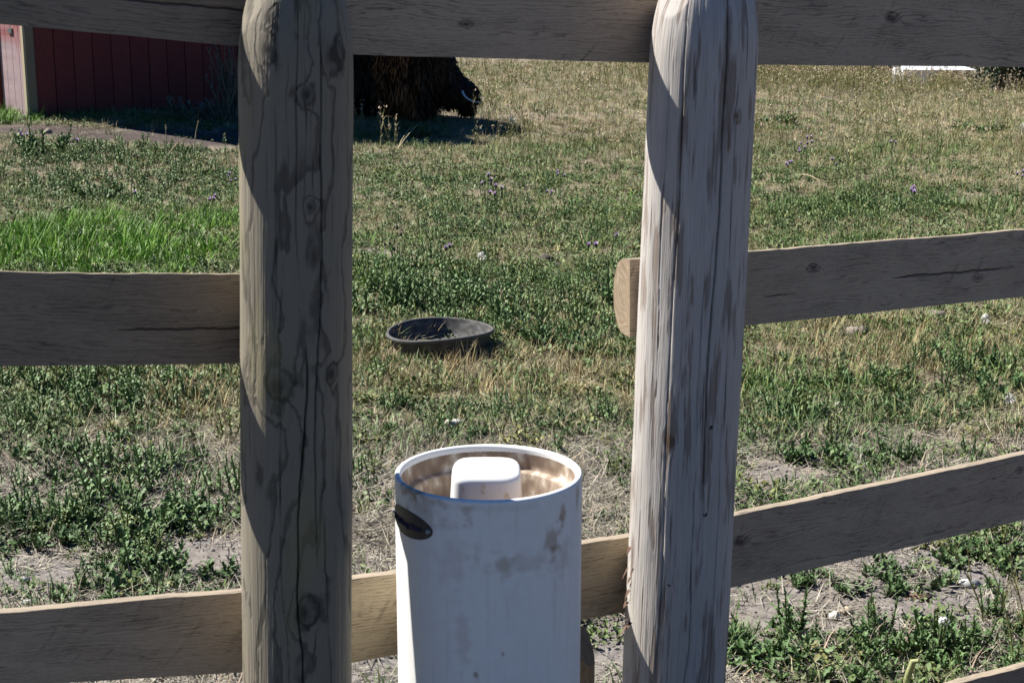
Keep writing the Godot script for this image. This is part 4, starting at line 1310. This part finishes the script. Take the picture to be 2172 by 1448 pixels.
	# dry weeds climbing in front of the barn wall
	for s in [[470, 252, 0.85, 26], [380, 252, 0.26, 16], [500, 250, 0.6, 18], [430, 254, 0.22, 14]]:
		var g := ground_at(s[0], s[1])
		g += Vector3(0.1, 0, 0.12)
		g.y = gh(g.x, g.z)
		var o := thing("dry_bush", "tall grey dead weed tangled against the red barn wall" if s[2] > 0.5 else "low grey weed at the foot of the red barn wall", "weed", g, "weeds against the barn wall")
		var st := MB.new()
		for i in s[3]:
			var tip := Vector3(rng.randf_range(-0.22, 0.22), s[2] * rng.randf_range(0.5, 1.05), rng.randf_range(-0.12, 0.12))
			var basep := Vector3(rng.randf_range(-0.12, 0.12), -0.02, rng.randf_range(-0.06, 0.06))
			var midp := basep.lerp(tip, 0.5) + Vector3(rng.randf_range(-0.06, 0.06), 0, rng.randf_range(-0.04, 0.04))
			st.tube(PackedVector3Array([basep, midp, tip]), [0.006, 0.005, 0.003], 4, Color(0.15, 0.15, 0.12))
			for j in 26:
				var q := basep.lerp(midp, rng.randf()) if rng.randf() < 0.4 else midp.lerp(tip, rng.randf())
				st.blade(q, rng.randf() * TAU, rng.randf_range(0.03, 0.09), 0.016, rng.randf_range(0.5, 1.6), 0.6, Color(0.10, 0.12, 0.09), Color(0.19, 0.20, 0.17), 2)
		part("stem", st.mesh(m_straw), o)

# ---------------------------------------------------------------- small things on the ground
func lump(size: Vector3, sd: int, rough: float, m: Material) -> ArrayMesh:
	var b := MB.new()
	var rows := []
	var nr := 12; var ns := 18
	for i in nr + 1:
		var row := []
		for k in ns:
			var ph := PI * i / nr; var th := TAU * k / ns
			var e := Vector3(sin(ph) * cos(th), cos(ph), sin(ph) * sin(th))
			var r := 1.0 + rough * n_mid.get_noise_3d(e.x * 60.0 + sd * 100.0, e.y * 60.0, e.z * 60.0) + rough * 0.5 * n_fine.get_noise_3d(e.x * 120.0, e.y * 120.0 + sd * 50.0, e.z * 120.0)
			row.append(b.vert(Vector3(e.x * size.x, e.y * size.y, e.z * size.z) * r, e, Color(1, 1, 1), Vector2(th, ph)))
		rows.append(row)
		if i > 0:
			for k in ns: b.quad(rows[i - 1][k], rows[i - 1][(k + 1) % ns], row[(k + 1) % ns], row[k])
	return b.mesh(m)

func build_crumbs() -> void:
	var m := mat(Color(1, 1, 1), 0.95, true, 0.2)
	var b := MB.new()
	var rows := []
	for i in 5:
		var row := []
		for k in 7:
			var ph := PI * i / 4.0; var th := TAU * k / 7.0
			var e := Vector3(sin(ph) * cos(th), cos(ph), sin(ph) * sin(th))
			row.append(b.vert(e * (1.0 + 0.5 * n_fine.get_noise_3d(e.x * 30.0, e.y * 30.0, e.z * 30.0)) * Vector3(1, 0.65, 0.85), e))
		rows.append(row)
		if i > 0:
			for k in 7: b.quad(rows[i - 1][k], rows[i - 1][(k + 1) % 7], row[(k + 1) % 7], row[k])
	var xf := []; var cl := []
	for i in 26000:
		var d := sqrt(rng.randf_range(3.3 * 3.3, 8.0 * 8.0))
		var x := rng.randf_range(-0.40, 0.40) * d
		var c := cover_at(to_px(Vector3(x, 0, -d)))
		if rng.randf() > clampf(c.dirt + 0.12 * c.grey, 0.0, 1.0): continue
		var r := 0.0016 + 0.0075 * pow(rng.randf(), 4.0)
		var bs := Basis(Vector3.UP, rng.randf() * TAU).scaled(Vector3.ONE * r)
		xf.append(Transform3D(bs, Vector3(x, gh(x, -d) + r * 0.2, -d)))
		cl.append(Color(0.185, 0.168, 0.158, 1.0) * rng.randf_range(0.75, 1.25))
	for i in cl.size(): cl[i].a = 1.0
	stuff("soil_crumbs", "small crumbs and clods of dry grey soil", "soil", b.mesh(m), xf, cl)

func build_small() -> void:
	var m_tan := mat(Color(0.36, 0.29, 0.20), 0.85)
	var m_white := mat(Color(0.52, 0.50, 0.46), 0.8)
	var m_grey := mat(Color(0.30, 0.30, 0.29), 0.8)
	var m_rust := mat(Color(0.17, 0.095, 0.068), 0.95)
	var m_dung := mat(Color(0.035, 0.027, 0.022), 0.9)
	var m_mound := mat(Color(0.18, 0.15, 0.125), 0.95)
	for s in [
		[1797, 1300, 13, 10, m_tan, "rounded tan pebble lying among thistle sprigs"], [1770, 1312, 11, 12, m_white, "flat white stone tilted in the soil behind the tan pebble"], [1852, 1287, 12, 7, m_tan, "small pale tan pebble beside a thistle sprig"], [1725, 1345, 12, 8, m_white, "small cream pebble half sunk in bare soil"],
		[2055, 1240, 24, 8, m_grey, "flat blue-grey stone lying on bare soil"], [1950, 1268, 28, 4, m_rust, "rusty red clod of earth on bare soil"], [962, 903, 24, 11, m_white, "pale grey stone showing through the straw"], [48, 1232, 12, 6, m_grey, "grey stone in bare soil by the lowest left rail"],
		[308, 1150, 10, 6, m_grey, "small grey stone under a thistle clump"], [796, 1206, 7, 5, m_grey, "tiny pale stone on the soil between post and waterer"], [1778, 860, 9, 6, m_white, "small white stone beyond the leaning post"], [60, 1278, 14, 5, m_grey, "flat grey stone near the lower left rail"],
		[1860, 1395, 8, 5, m_grey, "dark little stone among thistle leaves"], [1820, 712, 25, 14, m_mound, "low mound of dry earth in the grass"], [1985, 672, 26, 9, m_mound, "long low heap of dry earth just below the right rail"],
		[1158, 556, 17, 11, m_dung, "dark upright lump of dung in green grass"], [1185, 566, 12, 7, m_dung, "dark flat lump of dung beside the upright one"], [1075, 579, 20, 7, m_dung, "row of dark dung lumps behind the rubber tub"], [1869, 263, 9, 5, m_dung, "black lump of dung in the dry field"],
		[1195, 287, 6, 4, m_dung, "small dark clod beyond the barn's shadow"], [1268, 297, 6, 4, m_dung, "small dark clod in the dry grass"], [1290, 297, 6, 4, m_dung, "second small dark clod in the dry grass"], [1321, 297, 7, 4, m_dung, "largest of the small dark clods near the leaning post"],
		[155, 302, 8, 6, m_dung, "dark clod at the edge of the worn earth"], [102, 282, 8, 6, m_mound, "brown clod on the worn earth before the barn"], [190, 308, 5, 3, m_dung, "tiny dark clod on the worn earth"],
	]:
		var g := ground_at(s[0], s[1])
		var k := (g - Vector3(0, EYE, 0)).length() / F
		var is_dung: bool = s[4] == m_dung or s[4] == m_mound or s[4] == m_rust
		var o := part("dung_lump" if s[4] == m_dung else ("earth_clod" if s[4] == m_mound or s[4] == m_rust else "stone"), lump(Vector3(s[2] * k, s[3] * k * 1.0, s[2] * k * 0.8), s[0], 0.55 if is_dung else 0.28, s[4]))
		o.position = g + Vector3.UP * s[3] * k * 0.35
		tag(o, s[5], "dung" if s[4] == m_dung else ("clod" if is_dung else "stone"))
	# twigs
	var m_twig := mat(Color(0.10, 0.075, 0.055), 0.9)
	for s in [[790, 893, 925, 852, 0.004, "long thin dark twig lying in the straw"], [8, 890, 28, 935, 0.006, "short dark twig beyond the middle left rail"], [0, 960, 40, 1010, 0.007, "thick dark twig at the thistles' edge on the left"], [152, 958, 200, 935, 0.004, "short brown twig among thistle leaves"], [250, 962, 300, 968, 0.004, "pale brown twig lying level in the straw"], [360, 835, 470, 812, 0.004, "brown stalk lying below the middle left rail"], [1905, 1380, 1935, 1378, 0.005, "short grey twig among the thistle leaves"]]:
		var a := ground_at(s[0], s[1]); var c := ground_at(s[2], s[3])
		var o := thing("twig", s[5], "twig", a)
		var b := MB.new()
		var rel := c - a
		b.tube(PackedVector3Array([Vector3(0, 0.012, 0), rel * 0.35 + Vector3.UP * 0.022, rel * 0.7 + Vector3.UP * 0.02, rel + Vector3.UP * 0.015]), [s[4], s[4], s[4] * 0.8, s[4] * 0.5], 6, Color(1, 1, 1))
		b.tube(PackedVector3Array([rel * 0.5 + Vector3.UP * 0.02, rel * 0.6 + Vector3(0.02, 0.03, -0.03)]), [s[4] * 0.6, s[4] * 0.3], 5, Color(1, 1, 1))
		part("wood", b.mesh(m_twig), o)
	# rubber tub: thick rim, sloping wall, worn grey edge
	var g := ground_at(935, 742)
	var tub := thing("rubber_tub", "shallow round black rubber feed tub lying in the grass", "tub", g)
	var k := (g - Vector3(0, EYE, 0)).length() / F
	var R := 116.5 * k * 0.985
	tub_at = g; tub_r = R
	var H := 0.105
	var b := MB.new()
	var sides := 72
	var prof := [Vector2(0.0, 0.004), Vector2(R * 0.78, 0.002), Vector2(R * 0.82, 0.008), Vector2(R * 0.93, H * 0.72), Vector2(R * 0.945, H * 0.80), Vector2(R * 0.985, H * 0.82), Vector2(R, H * 0.86), Vector2(R * 1.0, H * 0.95), Vector2(R * 0.985, H), Vector2(R * 0.955, H), Vector2(R * 0.94, H * 0.96), Vector2(R * 0.88, H * 0.45), Vector2(R * 0.80, H * 0.2), Vector2(R * 0.7, H * 0.15), Vector2(0.0, H * 0.14)]
	var prev := []
	for i in prof.size():
		var ring := []
		var t: Vector2 = prof[min(i + 1, prof.size() - 1)] - prof[max(i - 1, 0)]
		for q in sides + 1:
			var th := TAU * q / sides
			var e := Vector3(sin(th), 0, cos(th))
			var p: Vector2 = prof[i]
			var sag: float = (0.008 * sin(th * 2.0 + 0.6) + 0.006 * sin(th - 1.2)) * p.y / H
			var nn := (e * t.y - Vector3.UP * t.x).normalized()
			if i > 8: nn = nn
			ring.append(b.vert(e * p.x + Vector3.UP * (p.y + sag), nn, Color(1, 1, 1), Vector2(th / TAU * 3.0, i / 5.0)))
		if i > 0:
			for q in sides: b.quad(prev[q], prev[q + 1], ring[q + 1], ring[q])
		prev = ring
	var m_tub := mat(Color(1, 1, 1), 0.8)
	var nt := NoiseTexture2D.new(); nt.width = 256; nt.height = 256; nt.seamless = true
	var nz := FastNoiseLite.new(); nz.seed = 8; nz.frequency = 0.03; nz.fractal_octaves = 5
	nt.noise = nz
	var gr := Gradient.new(); gr.offsets = PackedFloat32Array([0.2, 0.6, 1.0]); gr.colors = PackedColorArray([lin(0.032, 0.031, 0.031), lin(0.065, 0.062, 0.060), lin(0.16, 0.145, 0.13)])
	nt.color_ramp = gr
	m_tub.albedo_texture = nt
	part("tub_shell", b.mesh(m_tub), tub)
	tub.position.y -= 0.004
	tub.rotation = Vector3(-0.028, 0, 0.02)

# ---------------------------------------------------------------- far off
func build_far() -> void:
	# white farm shed beyond the crest
	var dist := 120.0
	var p0 := at_depth(1917, 148, dist); var p1 := at_depth(2066, 150, dist)
	var roof_y := at_depth(1990, 139, dist).y
	var eave_y := at_depth(1990, 147.5, dist).y
	var L := p1.x - p0.x
	var gy := gh((p0.x + p1.x) * 0.5, -dist)
	var shed := thing("farm_shed", "long low white metal-roofed shed beyond the crest of the field", "shed", Vector3(p0.x, gy, -dist))
	var m_w := mat(Color(0.55, 0.57, 0.60), 0.7)
	var m_r := mat(Color(0.72, 0.74, 0.77), 0.5)
	var m_d := mat(Color(0.05, 0.05, 0.05), 0.9)
	var m_brown := mat(Color(0.22, 0.16, 0.13), 0.8)
	var h := eave_y - gy; var hr := roof_y - gy
	var b := MB.new()
	b.box(Vector3(0.05, -0.5, -3.8), Vector3(L * 0.44, 0, 0), Vector3(0, h + 0.5, 0), Vector3(0, 0, 3.7))
	part("wall", b.mesh(m_w), shed)
	var b2 := MB.new()
	b2.box(Vector3(L * 0.45, -0.5, -3.8), Vector3(L * 0.53, 0, 0), Vector3(0, h + 0.45, 0), Vector3(0, 0, 0.1))
	part("back_wall", b2.mesh(m_d), shed)
	for x in [0.80, 0.965]:
		var b3 := MB.new()
		b3.box(Vector3(L * x, -0.5, -0.2), Vector3(0.14, 0, 0), Vector3(0, h + 0.5, 0), Vector3(0, 0, 0.14))
		part("roof_support", b3.mesh(m_brown), shed)
	var b4 := MB.new()
	b4.flat_quad(Vector3(-0.1, h, 0.25), Vector3(L + 0.1, h, 0.25), Vector3(L - 0.7, hr, -1.8), Vector3(0.1, hr - 0.05, -1.8), Color(1, 1, 1), Vector3(0, 1, 0.5))
	b4.flat_quad(Vector3(-0.1, h, -4.0), Vector3(L + 0.1, h, -4.0), Vector3(L - 0.7, hr, -1.8), Vector3(0.1, hr - 0.05, -1.8), Color(1, 1, 1), Vector3(0, 1, -0.5))
	b4.flat_quad(Vector3(-0.1, h - 0.04, 0.25), Vector3(L + 0.1, h - 0.04, 0.25), Vector3(L + 0.1, h, 0.25), Vector3(-0.1, h, 0.25), Color(1, 1, 1), Vector3(0, 0, 1))
	part("roof", b4.mesh(m_r), shed)
	# dark trees behind it
	var m_tree := mat(Color(1, 1, 1), 0.8, true)
	m_tree.backlight = Color(0.3, 0.35, 0.2)
	var m_trunk := mat(Color(0.09, 0.07, 0.055), 0.9)
	var k := 0
	for s in [[1840, 170, 3.4], [1895, 150, 3.8], [1985, 175, 4.5], [2085, 160, 4.4], [2125, 150, 4.6], [2165, 155, 4.3], [2215, 165, 4.8], [2270, 150, 4.2]]:
		var d: float = s[1]
		var q := at_depth(s[0], 150, d)
		var gy2 := gh(q.x, -d)
		var t := thing("dark_tree", "dark leafy tree behind the white shed", "tree", Vector3(q.x, gy2, -d), "trees behind the shed")
		var tr := MB.new()
		tr.tube(PackedVector3Array([Vector3(0, -0.5, 0), Vector3(0.1, 2.5, 0), Vector3(0.0, 6.0, 0.1)]), [0.28, 0.22, 0.08], 8, Color(1, 1, 1))
		for i in 5:
			var a := rng.randf() * TAU
			tr.tube(PackedVector3Array([Vector3(0, 2.0 + i * 0.6, 0), Vector3(cos(a) * 1.4, 3.2 + i * 0.6, sin(a) * 1.4)]), [0.1, 0.04], 6, Color(1, 1, 1))
		part("trunk", tr.mesh(m_trunk), t)
		var cr := MB.new()
		for i in 2600:
			var e := Vector3(rng.randfn(), rng.randfn() * 0.9, rng.randfn()).normalized() * pow(rng.randf(), 0.4)
			var lobe := 1.0 + 0.3 * n_mid.get_noise_3d(e.x * 60.0 + k * 70.0, e.y * 60.0, e.z * 60.0)
			var p := Vector3(0, s[2] + 0.3, 0) + Vector3(e.x * 2.6, e.y * s[2] * 0.95, e.z * 2.6) * lobe
			cr.blade(p, rng.randf() * TAU, rng.randf_range(0.25, 0.5), 0.25, rng.randf_range(0.3, 1.8), 0.5, Color(0.020, 0.040, 0.018) * rng.randf_range(0.7, 1.4), Color(0.035, 0.06, 0.025), 2)
		part("crown", cr.mesh(m_tree), t)
		k += 1

# ---------------------------------------------------------------- ground
func build_ground() -> void:
	var xs := PackedFloat32Array()
	var zs := PackedFloat32Array()
	var x := 0.0
	var half := [0.0]
	while x < 300.0:
		var st := 0.035 if x < 2.2 else minf(0.035 + (x - 2.2) * 0.045, 20.0)
		x += st
		half.append(x)
	for i in range(half.size() - 1, 0, -1): xs.append(-half[i])
	for i in half.size(): xs.append(half[i])
	var d := -12.0
	while d < 460.0:
		zs.append(-d)
		if d < 2.6: d += minf(1.0, maxf(0.08, (2.6 - d) * 0.2))
		elif d < 7.0: d += 0.035
		else: d += minf(0.035 + (d - 7.0) * 0.03, 14.0)
	var b := MB.new()
	var nx := xs.size()
	for j in zs.size():
		for i in nx:
			var y := gh(xs[i], zs[j])
			var p := to_px(Vector3(xs[i], y, zs[j])) if zs[j] < -2.0 else Vector2(1086, 1700)
			var thatch := 0.0
			if absf(xs[i]) < 0.5 * -zs[j] + 0.5 and zs[j] > -60.0 and zs[j] < -2.0:
				var c := cover_at(p)
				thatch = clampf(1.0 - c.dirt, 0.0, 1.0)
			elif zs[j] <= -60.0: thatch = 1.0
			thatch = clampf(thatch * 0.7 + 0.25 * n_mid.get_noise_2d(xs[i] * 40.0, zs[j] * 40.0), 0.0, 1.0)
			var col := Color(0.180, 0.162, 0.153).lerp(Color(0.25, 0.20, 0.135), thatch * 0.8)
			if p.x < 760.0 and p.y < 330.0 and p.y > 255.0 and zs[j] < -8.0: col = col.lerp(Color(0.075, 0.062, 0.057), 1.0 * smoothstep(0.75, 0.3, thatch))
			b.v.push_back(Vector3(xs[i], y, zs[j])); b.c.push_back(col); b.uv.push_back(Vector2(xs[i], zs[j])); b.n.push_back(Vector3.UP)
	for j in zs.size():
		for i in nx:
			var a := b.v[j * nx + mini(i + 1, nx - 1)] - b.v[j * nx + maxi(i - 1, 0)]
			var e := b.v[mini(j + 1, zs.size() - 1) * nx + i] - b.v[maxi(j - 1, 0) * nx + i]
			var nn := a.cross(e).normalized()
			b.n[j * nx + i] = nn if nn.y > 0 else -nn
	for j in zs.size() - 1:
		for i in nx - 1:
			var q := j * nx + i
			b.ix.append_array(PackedInt32Array([q, q + nx, q + 1, q + 1, q + nx, q + nx + 1]))
	var m := mat(Color(1, 1, 1), 0.95, true, 0.2)
	var nt := NoiseTexture2D.new(); nt.width = 1024; nt.height = 1024; nt.seamless = true
	var nz := FastNoiseLite.new(); nz.seed = 21; nz.frequency = 0.02; nz.fractal_octaves = 6; nz.fractal_gain = 0.62
	nt.noise = nz
	var gr := Gradient.new(); gr.offsets = PackedFloat32Array([0.1, 0.5, 0.9]); gr.colors = PackedColorArray([lin(0.55, 0.54, 0.53), lin(0.88, 0.87, 0.86), lin(1.25, 1.22, 1.18)])
	nt.color_ramp = gr
	m.albedo_texture = nt
	m.heightmap_enabled = true
	m.heightmap_texture = nt
	m.heightmap_scale = 1.6
	m.uv1_scale = Vector3(0.9, 0.9, 0.9)
	# faces must run clockwise seen from above
	var t0 := (b.v[b.ix[1]] - b.v[b.ix[0]]).cross(b.v[b.ix[2]] - b.v[b.ix[0]])
	if t0.y > 0:
		for i in range(0, b.ix.size(), 3):
			var sw := b.ix[i + 1]
			b.ix[i + 1] = b.ix[i + 2]; b.ix[i + 2] = sw
	var g := part("ground", b.mesh(m))
	tag(g, "dry grey-brown paddock soil", "ground", "", "structure")

# ---------------------------------------------------------------- scene
func _ready() -> void:
	rng.seed = 20240817
	n_low.seed = 1; n_low.frequency = 0.01
	n_mid.seed = 2; n_mid.frequency = 0.02; n_mid.fractal_octaves = 3
	n_fine.seed = 3; n_fine.frequency = 0.05; n_fine.fractal_octaves = 3

	var cam := Camera3D.new()
	cam.name = "camera"
	cam.position = Vector3(0, EYE, 0)
	cam.rotation_degrees = Vector3(-PITCH, 0, 0)
	cam.fov = rad_to_deg(2.0 * atan(724.0 / F))
	var lens := CameraAttributesPhysical.new()
	lens.frustum_focal_length = 12.0 * F / 724.0
	lens.frustum_focus_distance = 7.5
	lens.frustum_near = 0.05
	lens.frustum_far = 1500.0
	lens.exposure_aperture = 22.0
	cam.attributes = lens
	cam.near = 0.05
	cam.far = 1500.0
	add_child(cam)
	cam.current = true

	var env := Environment.new()
	env.background_mode = Environment.BG_SKY
	var sky := Sky.new()
	var sm := ProceduralSkyMaterial.new()
	sm.sky_top_color = Color(0.12, 0.36, 0.66)
	sm.sky_horizon_color = Color(0.46, 0.70, 0.87)
	sm.sky_curve = 0.18
	sm.ground_bottom_color = Color(0.25, 0.22, 0.18)
	sm.ground_horizon_color = Color(0.45, 0.42, 0.36)
	sm.sun_angle_max = 0.0
	sky.sky_material = sm
	env.sky = sky
	env.background_energy_multiplier = 0.315
	env.tonemap_mode = Environment.TONE_MAPPER_LINEAR
	env.tonemap_exposure = 2.45
	env.sdfgi_enabled = true
	env.ssao_enabled = true
	env.ssil_enabled = true
	var we := WorldEnvironment.new()
	we.name = "world_environment"
	we.environment = env
	add_child(we)

	var sun := DirectionalLight3D.new()
	sun.name = "sun"
	var az := deg_to_rad(SUN_AZ); var el := deg_to_rad(SUN_EL)
	var to_sun := Vector3(-sin(az) * cos(el), sin(el), -cos(az) * cos(el))
	sun.look_at_from_position(Vector3.ZERO, -to_sun, Vector3.UP)
	sun.light_energy = 1.6
	sun.light_color = Color(1.0, 0.985, 0.95)
	sun.light_angular_distance = 0.53
	sun.shadow_enabled = true
	add_child(sun)

	m_leaf = mat(Color(1, 1, 1), 0.58, true, 0.35); m_leaf.backlight = Color(0.35, 0.35, 0.2)
	m_grass = mat(Color(1, 1, 1), 0.55, true, 0.3); m_grass.backlight = Color(0.5, 0.55, 0.25)
	m_straw = mat(Color(1, 1, 1), 0.7, true, 0.3); m_straw.backlight = Color(0.3, 0.28, 0.2)

	build_ground()
	build_barn()
	build_far()
	build_fence()
	build_waterer()
	build_cow()
	build_small()
	build_plants()
	build_crumbs()
	build_cover()
